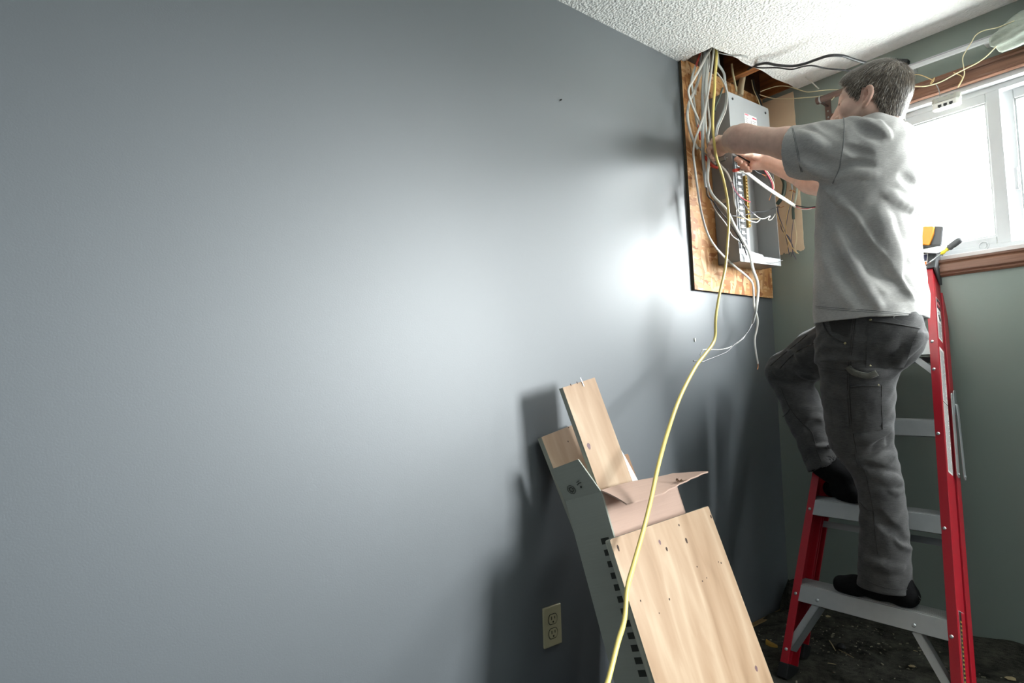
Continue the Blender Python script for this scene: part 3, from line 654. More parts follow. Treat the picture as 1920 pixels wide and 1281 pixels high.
# spreader arms hanging folded
def bar(name, p, q, wdt, th, m, par):
    p = np.array(p); q = np.array(q); d = q-p; d /= np.linalg.norm(d); s = np.cross(d, (0, 1, 0)); s /= np.linalg.norm(s); t_ = np.cross(d, s)
    b = MB(); h = wdt/2; pts = [p-d*h*0+s*h*math.cos(a)-d*h*math.sin(a) for a in np.linspace(0, math.pi, 7)]+[q-s*h*math.cos(a)+d*h*math.sin(a) for a in np.linspace(0, math.pi, 7)]
    n = len(pts); vs = [x-t_*th/2 for x in pts]+[x+t_*th/2 for x in pts]
    b.add(vs, [tuple(range(n)), tuple(range(2*n-1, n-1, -1))]+[(i, (i+1) % n, n+(i+1) % n, n+i) for i in range(n)]); return b.build(name, m, par, bevel=0.0006)
sa = bar('spreader_arm', LF(yr(1.03)-0.012, 1.030, -0.066), LF(yr(0.76)-0.012, 0.760, -0.066), 0.020, 0.003, M_ALU, ladder); rivet(LF(yr(0.762)-0.0135, 0.762, -0.066), (0, -1, 0), sa, 0.0045)
sb = bar('spreader_arm', LF(yr(1.00)-0.018, 1.000, -0.092), LF(yr(0.76)-0.018, 0.765, -0.108), 0.018, 0.003, M_ALU, ladder); rivet(LF(yr(0.767)-0.0195, 0.767, -0.108), (0, -1, 0), sb, 0.0045)
sc_ = bar('spreader_bracket', LF(yr(1.04)-0.015, 1.042, -0.084), LF(yr(1.0)-0.015, 0.985, -0.088), 0.030, 0.003, M_STEEL, ladder); rivet(LF(yr(1.02)-0.0165, 1.005, -0.086), (0, -1, 0), sc_, 0.0045)

# ------------------------------------------------------------------ tools lying on the cap
M_ORANGE = mat('orange_plastic', 'e2902c', 0.45, var=0.04); M_GRIP = mat('dark_grey_grip', '4a4b4d', 0.6, var=0.08, scale=200)
x0 = -0.05
dr = empty('power_tool', at(1748, 470, 0, x0), 'orange and black power tool standing on top of the red ladder', 'power tool')
def quadprism(name, pix, xa, xb, m, par, bev=0.004):
    A = [at(px, py, 0, (xa+xb)/2) for px, py in pix]
    return MB().prism([(p[1], p[2]) for p in A], xa, xb, F=lambda u, v, w_: (w_, u, v)).build(name, m, par, bevel=bev, seg=3)
quadprism('tool_body', [(1726, 430), (1738, 426), (1757, 425), (1774, 426), (1770, 463), (1726, 464)], -0.075, -0.015, M_GRIP, dr, 0.008)
quadprism('orange_cover', [(1732, 430), (1738, 426), (1757, 426), (1756, 440), (1748, 462), (1732, 461)], -0.088, -0.02, M_ORANGE, dr, 0.006)
quadprism('tool_base', [(1726, 462), (1770, 461), (1773, 466), (1726, 468)], -0.080, -0.010, M_BLACK, dr, 0.002)
sq = MB()
A = [at(px, py, 0, -0.09) for px, py in ((1725, 469), (1756, 463), (1776, 461), (1779, 466), (1770, 472), (1758, 476), (1725, 474))]
o = sq.prism([(p[1], p[2]) for p in A], -0.100, -0.086, F=lambda u, v, w_: (w_, u, v)).build('pliers', M_STEEL, bevel=0.003); tag(o, 'pale grey steel pliers lying across the ladder cap before the orange tool', 'pliers')
sd_ = empty('screwdriver', at(1768, 474, 0, -0.10), 'screwdriver with yellow collar and dark grip sticking out past the ladder cap', 'screwdriver')
P0, P1 = at(1765, 476, 0, -0.105), at(1803, 447, 0, -0.105)
def along(t): return P0+(P1-P0)*t
ax_ = np.linspace(0.34, 1.0, 14)
MB().tube([along(t) for t in ax_], [0.0065, 0.0105, 0.0108, 0.0095, 0.0105, 0.0112, 0.0115, 0.0115, 0.0115, 0.0114, 0.0112, 0.0105, 0.008, 0.003], 14).build('grip', M_GRIP, sd_, smooth=True)
MB().tube([along(t) for t in (-0.02, 0.05, 0.12, 0.2, 0.28, 0.36)], [0.0035, 0.0062, 0.0066, 0.0045, 0.0064, 0.0064], 12).build('collar', mat('yellow_plastic', 'e6d23a', 0.4), sd_, smooth=True)
MB().tube([along(t) for t in (-0.8, -0.01)], 0.0028, 8).build('shaft', M_STEEL, sd_, smooth=True)

# ================================================================== cables
def sheath(name, c, rough=0.42): return mat(name, c, rough, var=0.06, scale=25)
M_WCAB = sheath('white_cable_sheath', 'c6c4bd'); M_GCAB = sheath('grey_cable_sheath', '9a9d9b'); M_LGCAB = sheath('pale_grey_cable_sheath', 'bfc0ba'); M_YCAB = sheath('yellow_cable_sheath', 'dcc672', 0.38)
M_KCAB = sheath('black_wire_sheath', '26272a'); M_RCAB = sheath('red_wire_sheath', 'c5483a'); M_RED2 = sheath('crimson_wire_sheath', 'b23042'); M_TAN = sheath('tan_wire', 'c9ac78'); M_CREAM = sheath('cream_wire', 'd9cfa8'); M_GREEN = sheath('dark_green_sheath', '3f4d45'); M_PGREEN = sheath('pale_green_sheath', 'a9b3a4'); M_PURP = sheath('slate_wire', '5d5a68')
def path(pix, ax, vals, n=7):
    vals = np.atleast_1d(vals); f = np.linspace(0, 1, len(vals)); g = np.linspace(0, 1, len(pix))
    return spline([at(px, py, ax, np.interp(q, f, vals)) for (px, py), q in zip(pix, g)], n)
def cable(label, pix, ax, vals, r, m, r2=None, fd=None, group=None, ends=(), name='cable', cat='cable', sides=8, extra=None):
    P = path(pix, ax, vals)
    if extra is not None: P = np.vstack([extra, P]) if extra[0][2] > 1.9 else np.vstack([P, extra])
    o = MB().tube(P, r, sides, r2=r2, flat_dir=fd).build(name, m, smooth=True, ang=0.9)
    tag(o, label, cat, group)
    for e in ends:
        nm, ep, ev, er, em = e
        Q = path(ep, ax, ev); MB().tube(Q, er, 6).build(nm, em, o, smooth=True, ang=0.9)
    return o
FX = (1, 0, 0.2)
yel = [(1342, 88), (1343, 115), (1340.5, 144), (1339.7, 169), (1337, 205), (1336.4, 237), (1339, 267), (1344, 298), (1354, 327), (1363, 369), (1366.5, 411), (1364, 458), (1359.5, 505), (1349, 552), (1342, 597), (1341, 630), (1335, 647), (1320, 667), (1303, 690), (1275, 745), (1252, 810), (1234, 875), (1220, 939), (1206, 995), (1188, 1059), (1176, 1105), (1171, 1161), (1158, 1207), (1139, 1281), (1118, 1345)]
yv = [-.115, -.13, -.14, -.145, -.15, -.15, -.15, -.15, -.15, -.15, -.15, -.145, -.14, -.135, -.135, -.135, -.14, -.15, -.165, -.205, -.265, -.315, -.345, -.365, -.39, -.415, -.435, -.455, -.48, -.50]
e0 = at(1342, 88, 1, -.115); e1 = at(1118, 1345, 1, -.50)
P = spline([e0+np.array((0.02, 0.03, 0.22))]+[at(a, b, 1, v) for (a, b), v in zip(yel, yv)]+[e1+np.array((-0.02, -0.03, -0.14)), np.array((e1[0]-0.03, e1[1]-0.07, 0.012)), np.array((e1[0]-0.2, e1[1]-0.3, 0.008))], 7)
o = MB().tube(P, 0.0062, 10, r2=0.0044, flat_dir=FX).build('cable', M_YCAB, smooth=True); tag(o, 'bright yellow cable hanging from the ceiling hole down past the leaning boards', 'cable')
up_ = lambda a, b, y, dx=0.0: np.array([at(a, b, 1, y)+np.array((dx, 0.0, 0.24)), at(a, b, 1, y)+np.array((dx*0.6, 0, 0.12))])
WG = 'white sheathed cables from the ceiling hole'
cable('white cable bowing left across the top of the strand board, ending beside the grey cable', [(1334, 90), (1324, 106), (1314, 126), (1299.5, 151), (1291, 167), (1293, 183), (1301, 205), (1311, 228), (1314, 246)], 1, [-.10, -.09, -.06, -.05], 0.0052, M_WCAB, 0.0036, FX, extra=up_(1334, 90, -.10))
cable('longest white cable, looping over the strand board and hanging to a bare copper tip', [(1338, 92), (1334, 131), (1330, 159), (1326, 183), (1319, 216), (1311, 241), (1303, 264), (1300, 287), (1303, 315), (1309, 362), (1316, 402), (1328, 441), (1347, 470), (1377, 499), (1398, 516), (1410, 530), (1413, 547), (1414, 575), (1418.6, 590), (1420.5, 604), (1418.6, 619), (1415, 637), (1417, 660), (1421, 682)], 1, [-.105, -.09, -.06, -.05, -.05, -.06, -.08, -.09, -.08, -.06, -.05], 0.0052, M_WCAB, 0.0036, FX, extra=up_(1338, 92, -.105), ends=[('bare_conductor', [(1421, 681), (1421.5, 687), (1420, 693)], -.05, 0.0012, M_COPPER)])
cable('thick grey cable hanging straight down the middle of the strand board', [(1322.5, 104), (1319, 152), (1317.5, 188), (1318, 224), (1317.5, 254), (1318, 285), (1320, 315), (1324, 352)], 1, [-.085, -.06, -.05, -.05], 0.0098, M_GCAB, 0.0045, FX, extra=up_(1322.5, 104, -.085), ends=[
    ('black_conductor', [(1324, 350), (1326, 366), (1337, 378), (1349, 395), (1363, 411), (1377, 432), (1393, 460), (1400, 479)], [-.05, -.12, -.125, -.12], 0.0022, M_KCAB),
    ('white_conductor', [(1325, 351), (1330, 369), (1342, 395), (1361, 420), (1372, 441), (1386, 452), (1405, 467)], [-.05, -.12, -.122, -.12], 0.0020, M_WCAB)])
cable('pale grey cable swinging over the open panel, hanging crossed with the longest white one', [(1330, 270), (1329, 300), (1327, 340), (1337, 367), (1361, 392), (1377, 423), (1393, 451), (1405, 474), (1412, 505), (1420, 528), (1421.5, 549), (1418, 577), (1415, 591), (1411, 606)], 1, [-.06, -.07, -.125, -.13, -.13, -.12, -.07], 0.0074, M_LGCAB, 0.0045, FX, ends=[
    ('black_conductor', [(1411, 605), (1408.6, 612), (1400, 625), (1390, 636), (1376, 647), (1364, 659), (1347, 667), (1326, 675), (1316, 679), (1300, 677)], [-.07, -.07, -.065, -.06], 0.0022, M_KCAB),
    ('white_conductor', [(1411, 605), (1407, 614), (1399, 627), (1390, 637.5), (1370, 650.6), (1351, 655.6), (1334, 655.6), (1320, 655.6), (1316, 659), (1313, 666)], [-.07, -.068, -.06, -.055], 0.0019, M_WCAB)])
cable('white cable kinked behind the yellow one, opening into wires over the breaker clips', [(1330, 118), (1326, 150), (1326.6, 187), (1329, 214), (1331, 234), (1327.7, 259), (1332, 280), (1340, 298), (1351, 310), (1363, 324), (1371, 341)], 1, [-.08, -.05, -.05, -.06, -.10, -.125], 0.0052, M_WCAB, 0.0038, FX, extra=up_(1330, 118, -.08), ends=[
    ('white_conductor', [(1371, 340), (1374.7, 357), (1377, 381), (1386, 399), (1400, 411), (1417, 417), (1425, 412)], [-.125, -.12, -.115], 0.0022, M_WCAB),
    ('black_conductor', [(1371, 340), (1372, 350), (1382, 364), (1400, 390), (1413, 401)], [-.125, -.12, -.115], 0.0021, M_PURP),
    ('red_conductor', [(1371, 340), (1376, 353), (1385, 366), (1397, 375), (1407, 379)], [-.125, -.12, -.115], 0.0018, M_RED2),
    ('white_conductor', [(1413, 401), (1424, 409), (1433, 410), (1444, 405)], [-.115], 0.0019, M_WCAB)])
cable('grey flat cable bulging right of the yellow one beside the panel cover', [(1347, 121), (1357, 137), (1359, 152), (1362, 169), (1362, 188), (1358.5, 205), (1352, 221), (1345, 237), (1342, 256)], 1, [-.11, -.12, -.125, -.12, -.10], 0.0075, M_GCAB, 0.0038, FX, extra=up_(1347, 121, -.11, -0.02))
cable('pale thin cable edging the bulging grey one', [(1344, 136), (1355, 151), (1363, 172), (1363.5, 188), (1360.5, 207), (1354, 223), (1347, 239), (1344, 254)], 1, [-.115, -.13, -.133, -.12], 0.0026, M_WCAB)
cable('short green wire between the yellow cable and the bulging grey one', [(1355, 165), (1348.7, 183), (1342, 198), (1340, 208)], 1, [-.125, -.12], 0.0038, M_GREEN)
cable('thick white cable bowing furthest left down the strand board', [(1314, 118), (1311, 144), (1303, 169), (1295, 186), (1291, 197), (1289, 218), (1293, 242), (1300, 264), (1308, 279)], 1, [-.06, -.04, -.035, -.035], 0.0068, M_WCAB, 0.0045, FX, extra=up_(1314, 118, -.06))
cable('white cable with a red core showing at its top, left of the grey one', [(1304, 124), (1298, 144), (1297, 159), (1301, 188), (1305, 221), (1308, 238)], 1, [-.05, -.04, -.03], 0.0058, M_LGCAB, 0.0042, FX, ends=[
    ('red_conductor', [(1317, 84), (1313, 100), (1308, 114), (1304, 126)], [-.08, -.05], 0.0042, M_RCAB), ('red_conductor', [(1307, 232), (1311, 247), (1312.6, 262)], [-.032], 0.0036, M_RCAB)])
cable('pale grey cable right beside the thick grey one', [(1328, 100), (1325, 125), (1323, 160), (1324, 188), (1322, 218), (1325, 254), (1328, 280), (1330, 305)], 1, [-.09, -.06, -.045, -.045], 0.0062, M_LGCAB, 0.004, FX, extra=up_(1328, 100, -.09))
cable('white cable high in the hole, left of the yellow one', [(1320, 98), (1318, 123), (1314, 140), (1306, 158), (1303, 178)], 1, [-.07, -.04, -.03], 0.0055, M_WCAB, 0.004, FX, extra=up_(1320, 98, -.07))
cable('red cable stub at the left edge of the panel box', [(1318, 292), (1323, 296), (1335, 310), (1345, 315)], 1, [-.04, -.06], 0.0062, M_RCAB)
cable('thin white wire slanting behind the red stub', [(1309, 276), (1318, 284), (1330, 296), (1342, 308)], 1, [-.03, -.05], 0.0035, M_WCAB)
# wires in and right of the open panel
cable('thick white cable slanting right from the open panel to red and black cores', [(1385, 318), (1398, 323), (1410, 331.5), (1428.6, 345.6), (1447, 358.4), (1470.7, 373.6), (1490.6, 386.5)], 1, [-.135, -.145, -.155, -.165], 0.0085, M_WCAB, 0.006, FX, ends=[
    ('red_sleeve', [(1376, 320), (1381, 319), (1388, 318.5)], [-.134], 0.0068, M_RCAB),
    ('red_conductor', [(1490, 386), (1503, 392), (1517, 391.5), (1531, 388)], [-.165, -.20, -.245], 0.0024, M_RED2), ('black_conductor', [(1490, 385), (1500, 387), (1515, 389), (1531, 387)], [-.167, -.20, -.247], 0.0024, M_KCAB), ('white_conductor', [(1490, 387), (1500, 392), (1513, 393), (1527, 390)], [-.163, -.195, -.235], 0.002, M_WCAB)])
cable('red wire hanging from the closed hand to a stripped end', [(1431, 316), (1440, 329), (1447, 343), (1449.6, 357)], 1, [-.15], 0.0030, M_RED2, name='wire', cat='wire', ends=[('bare_conductor', [(1449.6, 356), (1447, 362), (1442, 376)], [-.15], 0.0014, M_COPPER)])
cable('white wire running beside the red one below the hand', [(1434, 316), (1443, 328), (1450, 343), (1451, 354)], 1, [-.147], 0.0018, M_CREAM, name='wire', cat='wire')
cable('black wire behind the red one below the hand', [(1438, 328), (1444, 342), (1445.5, 355)], 1, [-.143], 0.0022, M_KCAB, name='wire', cat='wire')
cable('black wire slipping out under the hand, its strands spread', [(1408, 312), (1418, 322), (1428, 327)], 1, [-.150, -.145], 0.0024, M_KCAB, name='wire', cat='wire', ends=[('bare_conductor', [(1427, 326), (1434, 330), (1437, 334)], [-.145], 0.0012, M_COPPER), ('bare_conductor', [(1427, 326), (1432, 328), (1439, 329)], [-.145], 0.0012, M_COPPER)])
cable('black wire strung level across the open panel to the green sleeve', [(1372, 405), (1391, 405), (1414, 398), (1433, 397), (1452, 390), (1461, 388)], 1, [-.115, -.11, -.10], 0.0021, M_KCAB, name='wire', cat='wire')
cable('white wire looping up to the green sleeve at the panel edge', [(1444, 406), (1440, 412), (1446, 412), (1452, 404), (1455, 395), (1456, 385)], 1, [-.11, -.10], 0.0018, M_WCAB, name='wire', cat='wire')
cable('tan wire lying level low over the breaker clips', [(1382, 407), (1399, 410.5), (1422, 410.5)], 1, [-.11], 0.0016, M_TAN, name='wire', cat='wire')
cable('thin grey wire trailing over the bottom flange of the panel', [(1400, 476), (1410, 481), (1427, 487), (1441, 493), (1453.6, 492), (1467.6, 488.5)], 1, [-.09, -.112, -.118], 0.0013, M_GCAB, name='wire', cat='wire')
BAREW = [('bare_conductor', [(1457, 381), (1462, 389), (1470, 387)], [-.035], 0.0013, M_COPPER)]
cable('thick dark green cable curving down against the bare wallboard', [(1462, 300), (1464, 327), (1471, 343), (1469.5, 362), (1464, 373.6), (1457, 383)], 0, [-.035], 0.0085, M_GREEN, ends=BAREW+[
    ('black_conductor', [(1457, 383), (1458, 397), (1466, 420), (1472, 437), (1485, 458), (1487, 474), (1493, 487)], [-0.03799999999999999], 0.0020, M_PURP), ('tan_conductor', [(1457, 383), (1456, 400), (1464, 420), (1473, 441), (1482, 460), (1494, 475)], [-0.039599999999999996], 0.0020, M_TAN),
    ('slate_conductor', [(1457, 383), (1461, 406), (1465, 428), (1470, 436), (1480, 446), (1489, 470)], [-0.036399999999999995], 0.0018, M_PURP)])
cable('pair of grey cores beside the wallboard with a copper splice', [(1483, 322), (1484, 340), (1486, 358)], 0, [-.022], 0.0042, M_GCAB, ends=[
    ('bare_conductor', [(1480, 358), (1486, 357), (1491, 361)], [-0.03], 0.0022, M_COPPER), ('tan_conductor', [(1486, 357), (1482, 378), (1475, 402), (1473, 430), (1478, 453), (1475, 472)], [-0.0316], 0.0020, M_TAN),
    ('black_conductor', [(1487, 357), (1485, 375), (1479, 395), (1475, 415), (1472, 436), (1476, 456), (1480, 478)], [-0.03], 0.0018, M_PURP)])
cable('pale green cable with a darker sleeve right of the copper splice', [(1491, 322), (1493, 340), (1494, 360), (1490.6, 378), (1487.5, 388)], 0, [-.022], 0.0042, M_PGREEN, ends=[
    ('green_sleeve', [(1487.5, 387), (1487, 395), (1488, 411)], [-0.026799999999999997], 0.0058, M_GREEN), ('slate_conductor', [(1488, 411), (1485, 432), (1483.6, 449), (1486, 470), (1483, 482)], [-0.026799999999999997], 0.0016, M_PURP), ('cream_conductor', [(1488, 411), (1490.6, 420), (1493.7, 446), (1490.6, 467), (1497, 476)], [-0.025199999999999993], 0.0016, M_CREAM)])
# in the ceiling hole
cable('beige conduit rising from the top of the panel into the ceiling hole', [(1388, 180), (1389, 165), (1393, 142), (1396, 120)], 1, [-.06], 0.0125, mat('beige_pipe', 'b9a98c', 0.5), sides=14, name='conduit', cat='conduit')
cable('thin beige cable beside the conduit in the ceiling hole', [(1381, 172), (1377, 152), (1374, 138), (1372, 120)], 1, [-.05], 0.0042, M_CREAM)
cable('dark cable dropping behind the top right corner of the panel', [(1412, 150), (1416, 170), (1424, 186), (1430, 204)], 1, [-.05, -.08, -.10], 0.0034, M_KCAB)
cable('cream wire dropping behind the top right corner of the panel', [(1409, 150), (1413, 168), (1420, 184), (1426, 200)], 1, [-.05, -.08, -.10], 0.0018, M_CREAM, name='wire', cat='wire')
# overhead
def zpath(pix, vals): return path(pix, 2, vals)
cable('thick black cable arching under the ceiling from the hole to behind the head', [(1386, 146), (1400, 132.6), (1414, 124), (1435, 118.5), (1456, 122), (1484, 124), (1507, 120), (1530, 112), (1554, 104.6), (1580, 104.6), (1601, 111.6), (1624, 118), (1650, 124)], 2, [2.30, 2.26, 2.215, 2.20, 2.19, 2.18, 2.17, 2.16], 0.0052, M_KCAB)
cable('thin black cable under the ceiling, below the thick one', [(1396, 118), (1405, 121), (1423, 127), (1456, 127), (1484, 130), (1505, 125), (1523, 123), (1547, 128), (1566, 130), (1594, 132.7), (1615, 134)], 2, [2.28, 2.24, 2.19, 2.17, 2.15, 2.13], 0.0030, M_KCAB)
cable('grey wire lying along the edge of the ceiling hole', [(1346, 98), (1351, 100), (1374, 104.5), (1390, 104.5), (1402, 108)], 2, [2.26, 2.246, 2.243], 0.0022, M_GCAB, name='wire', cat='wire')
def wcable(label, pix, xs, r, m, nm='wire'): return cable(label, pix, 0, xs, r, m, name=nm, cat=nm)
wcable('cream wire from the ceiling hole to the rod bracket, the lower of two', [(1424, 177), (1430, 179.5), (1454, 185), (1484, 185), (1510, 183), (1535, 180.7), (1558, 176), (1577, 171), (1600, 168)], [-.14, -.05, -.06, -.07], 0.0018, M_CREAM)
wcable('cream wire from the ceiling hole to the rod bracket, the upper of two', [(1426, 172), (1433, 169), (1456, 162), (1477, 162), (1500, 169), (1516, 172.5), (1547, 169), (1575, 168), (1600, 165)], [-.16, -.05, -.06, -.07], 0.0018, M_CREAM)
wcable('white wire end dangling left of the rod bracket', [(1488, 132), (1500, 138.5), (1514, 147), (1535, 166.6)], [-.10, -.06], 0.0024, M_WCAB)
wcable('cream wire dropping diagonally from the rod bracket towards the face', [(1580, 170), (1572, 174), (1566, 180), (1559, 188)], [-.065], 0.0015, M_CREAM)
wcable('pale yellow wire draped along the top casing up to the bundled curtain', [(1690, 166), (1711, 162), (1732, 162), (1754, 157), (1771, 150), (1789, 140), (1808, 130), (1832, 118), (1850, 105), (1865, 90), (1878, 76)], [-.04, -.06, -.07, -.08], 0.0019, M_CREAM)
wcable('grey green wire from the curtain bundle looping over the white rail and down the casing', [(1902, 39), (1872, 51), (1845.5, 57), (1830, 65.6), (1821, 80), (1811.6, 95), (1805, 109), (1807, 127), (1808, 140), (1801.7, 155), (1796, 164)], [-.08, -.075, -.075, -.06, -.05, -.045], 0.0015, M_CREAM)
wcable('yellow wire with a twisted end left of the white box', [(1705, 139), (1711, 140), (1727, 141), (1749, 151), (1744, 157), (1752, 146), (1750, 153)], [-.04, -.055, -.06], 0.0015, M_TAN)
wcable('short grey wire entering the top of the white box', [(1755, 158), (1760, 168), (1762.4, 181)], [-.065], 0.0014, M_GCAB)
wcable('short tan wire crossing the top casing right of the white box', [(1788, 136), (1804, 144), (1800, 155), (1797, 160)], [-.05], 0.0014, M_TAN)

# ================================================================== fittings on the window wall
M_BRONZE = mat('brown_bronze', '6b5850', 0.35, metal=0.5, var=0.08)
cb_ = empty('curtain_rod_bracket', at(1548, 218, 0, -0.01), 'brown curtain rod bracket on the wall left of the window, by the man\'s face', 'bracket')
A, B = at(1531, 190, 0, -0.06), at(1600, 174, 0, -0.06); A = np.array(A); B = np.array((A[0], B[1], A[2]))
MB().cyl(A, B, 0.013, 18).build('rod_stub', M_BRONZE, cb_, smooth=True, ang=0.6)
for k in (0.006, 0.018): MB().cyl(A-np.array((0, k-0.004, 0)), A-np.array((0, k+0.002, 0)), 0.0155, 18).build('ring', M_STEEL if k > 0.01 else M_BRONZE, cb_, smooth=True, ang=0.6)
yb = at(1547, 200, 0, -0.03)[1]
pl = MB(); pl.box((-0.005, yb-0.012, A[2]-0.075), (0.0, yb+0.012, A[2]+0.012)); pl.box((-0.062, yb-0.005, A[2]-0.017), (0.0, yb+0.005, A[2]-0.012)); bpl = pl.build('wall_plate', M_BRONZE, cb_, bevel=0.002)
for dz in (-0.035, -0.062): MB().dome((-0.005, yb, A[2]+dz), (-1, 0, 0), 0.004, 0.003, 10).build('screw', M_STEEL, bpl, smooth=True)
q = [at(a, b, 0, -0.02) for a, b in ((1677, 110.5), (1703.5, 111.5), (1701, 121), (1694, 121))]
o = MB(); o.prism([(p[1], p[2]) for p in q], -0.028, -0.0005, F=lambda u, v, w: (w, u, v)); o = o.build('rail_bracket', M_BLACK, bevel=0.002); tag(o, 'small black bracket on the window wall just above the man\'s hair', 'bracket')
# white curtain rail
A, B = at(1690, 134, 0, -0.05), at(1868, 70, 0, -0.05); d = B-A; B2 = A+d*2.6
rl_ = empty('curtain_rail', A, 'white curtain rail fixed level above the window casing', 'curtain rail')
mb_ = MB(); mb_.tube([A, B2], 0.0085, 4, r2=0.0085, flat_dir=(1, 0, 1)); mb_.build('track', M_VINYL, rl_)
mb_ = MB(); mb_.tube([A+np.array((-0.004, 0, 0.009)), B2+np.array((-0.004, 0, 0.009))], 0.004, 6); mb_.build('track_groove', mat('grey_track', '9c9ca0', 0.4), rl_)
for t_ in (0.1, 0.9, 1.7, 2.4):
    c = A+d*t_; MB().box((c[0]+0.006, c[1]-0.008, c[2]-0.006), (0.0, c[1]+0.008, c[2]+0.006)).build('rail_clip', M_VINYL, rl_)
# curtain bundled over the rail
cm = cloth_mat('sage_curtain_cloth', '848c82', 'a7aea3', 700)
nA, nL = 40, 46; y0c, y1c = B[1]+0.004, B2[1]+0.1; vs = []
for i in range(nL+1):
    t_ = i/nL; y = y0c+(y1c-y0c)*t_; cz = B[2]-0.018+0.006*math.sin(9*t_)
    for j in range(nA):
        a = 2*math.pi*j/nA
        r = 0.027+0.006*math.sin(3*a+5*t_*3)+0.010*math.sin(2*a-7*t_)*t_**0.5+0.005*math.sin(7*a+11*t_)+0.014*min(1, t_*6)
        if i == 0: r *= 0.9
        sx = 0.75 if math.cos(a) > 0 else 1.0
        vs.append((-0.056+r*math.cos(a)*sx, y+0.012*math.sin(2*a+1)*(1-t_), cz+r*1.15*math.sin(a)))
fs = [(i*nA+j, i*nA+(j+1) % nA, (i+1)*nA+(j+1) % nA, (i+1)*nA+j) for i in range(nL) for j in range(nA)]
o = MB().add(vs, fs).build('curtain', cm, smooth=True); o.modifiers.new('thickness', 'SOLIDIFY').thickness = 0.002; tag(o, 'sage grey curtain bunched up round the white rail at the right edge', 'curtain')
# white three port box hanging by its wires
jb = empty('junction_box', at(1772, 205, 0, -0.06), 'small white three port box dangling by wires in front of the window', 'junction box')
yL, yR = at(1749, 195, 0, -0.06)[1], at(1803, 190, 0, -0.06)[1]; yc = (yL+yR)/2; zt = at(1775, 181, 0, -0.06)[2]; hw = abs(yR-yL)/2
def oct_(h, d_, c=0.010): return [(-h+c, -d_), (h-c, -d_), (h, -d_+c), (h, d_-c), (h-c, d_), (-h+c, d_), (-h, d_-c), (-h, -d_+c)]
jbF = lambda u, v, w: (-0.062+v+w*0.12, yc-u, zt-0.022+w)
MB().prism(oct_(hw*0.98, 0.018), -0.020, 0.002, F=jbF).build('housing', M_WHITEPL, jb, bevel=0.002)
lid = MB().prism(oct_(hw, 0.020), 0.002, 0.022, F=jbF).build('cover', mat('clear_cream_plastic', 'a9a99f', 0.25, var=0.05), jb, bevel=0.003)
for k in (-1, 0, 1):
    b = MB(); b.box((k*0.017-0.0055, -0.0188, -0.0165), (k*0.017+0.0055, -0.0172, -0.0075), F=jbF); b.box((k*0.017-0.0025, -0.0188, -0.0185), (k*0.017+0.0025, -0.0172, -0.0165), F=jbF); b.build('port', M_BLACK, jb)
b = MB()
for (u, wdt, v) in ((-0.022, 0.008, 0.017), (0.002, 0.012, 0.017), (0.022, 0.010, 0.016), (-0.020, 0.004, 0.009), (0.012, 0.004, 0.010), (-0.012, 0.018, 0.0045), (0.02, 0.008, 0.005)): b.box((u-wdt/2, -0.0206, v-0.0012), (u+wdt/2, -0.0198, v+0.0012), F=jbF)
b.build('moulded_marks', M_LABELGREY, lid)

# ================================================================== drop cloth and litter on the floor
def fbm(x, y, seed, oct=5, s=1.0):
    r = np.random.default_rng(seed); out = 0; a = 1.0
    for k in range(oct):
        acc = 0
        for q in range(4):
            th = r.random()*6.28; ph = r.random()*6.28; f = s*(2**k)*(0.8+0.4*r.random()); acc = acc+np.sin((x*math.cos(th)+y*math.sin(th))*f+ph+1.2*np.sin((x*math.sin(th)-y*math.cos(th))*f*0.6+ph*2))
        out = out+a*acc/4; a *= 0.5
    return out
def cloth_h(x, y):
    h = 0.010+0.016*np.abs(fbm(x, y, 3, 4, 6.0))**0.8*1.3+0.004*fbm(x, y, 4, 3, 26.0)
    ridge = np.exp(-((x+0.20+0.10*np.sin(y*7))/0.05)**2)*0.045*(0.6+0.4*np.sin(y*5+1))+np.exp(-((x+0.42+0.12*np.sin(y*4+2))/0.045)**2)*0.020
    ridge = ridge+0.055*np.exp(-((x+0.24)/0.13)**2-((y+0.42)/0.17)**2)*(0.75+0.25*np.sin(x*55+8*y+2*np.sin(y*21)))*(0.8+0.3*np.sin(y*33+x*20))
    foot_ = np.minimum(1, np.sqrt((x+0.62)**2+(y+0.31)**2)/0.10)*np.minimum(1, np.sqrt((x+0.62)**2+(y+0.77)**2)/0.10)
    return (np.maximum(h, 0.004)+ridge)*np.clip(foot_, 0.12, 1)*np.clip((-y-0.01)/0.10, 0.25, 1)*np.clip((-x)/0.02, 0.2, 1)
gx = np.linspace(-1.02, -0.010, 150); gy = np.linspace(-1.9, -0.012, 220); X, Y = np.meshgrid(gx, gy, indexing='ij'); Z = cloth_h(X, Y)
rise = np.clip((X+0.075)/0.065, 0, 1)**2*(0.058+0.025*np.exp(-((Y+0.06)/0.08)**2)+0.018*np.sin(Y*6)+0.006*np.sin(Y*31)); Z = Z+rise
X = X+0.012*np.sin(Y*9)*np.clip((-X-0.9)/0.1, 0, 1)
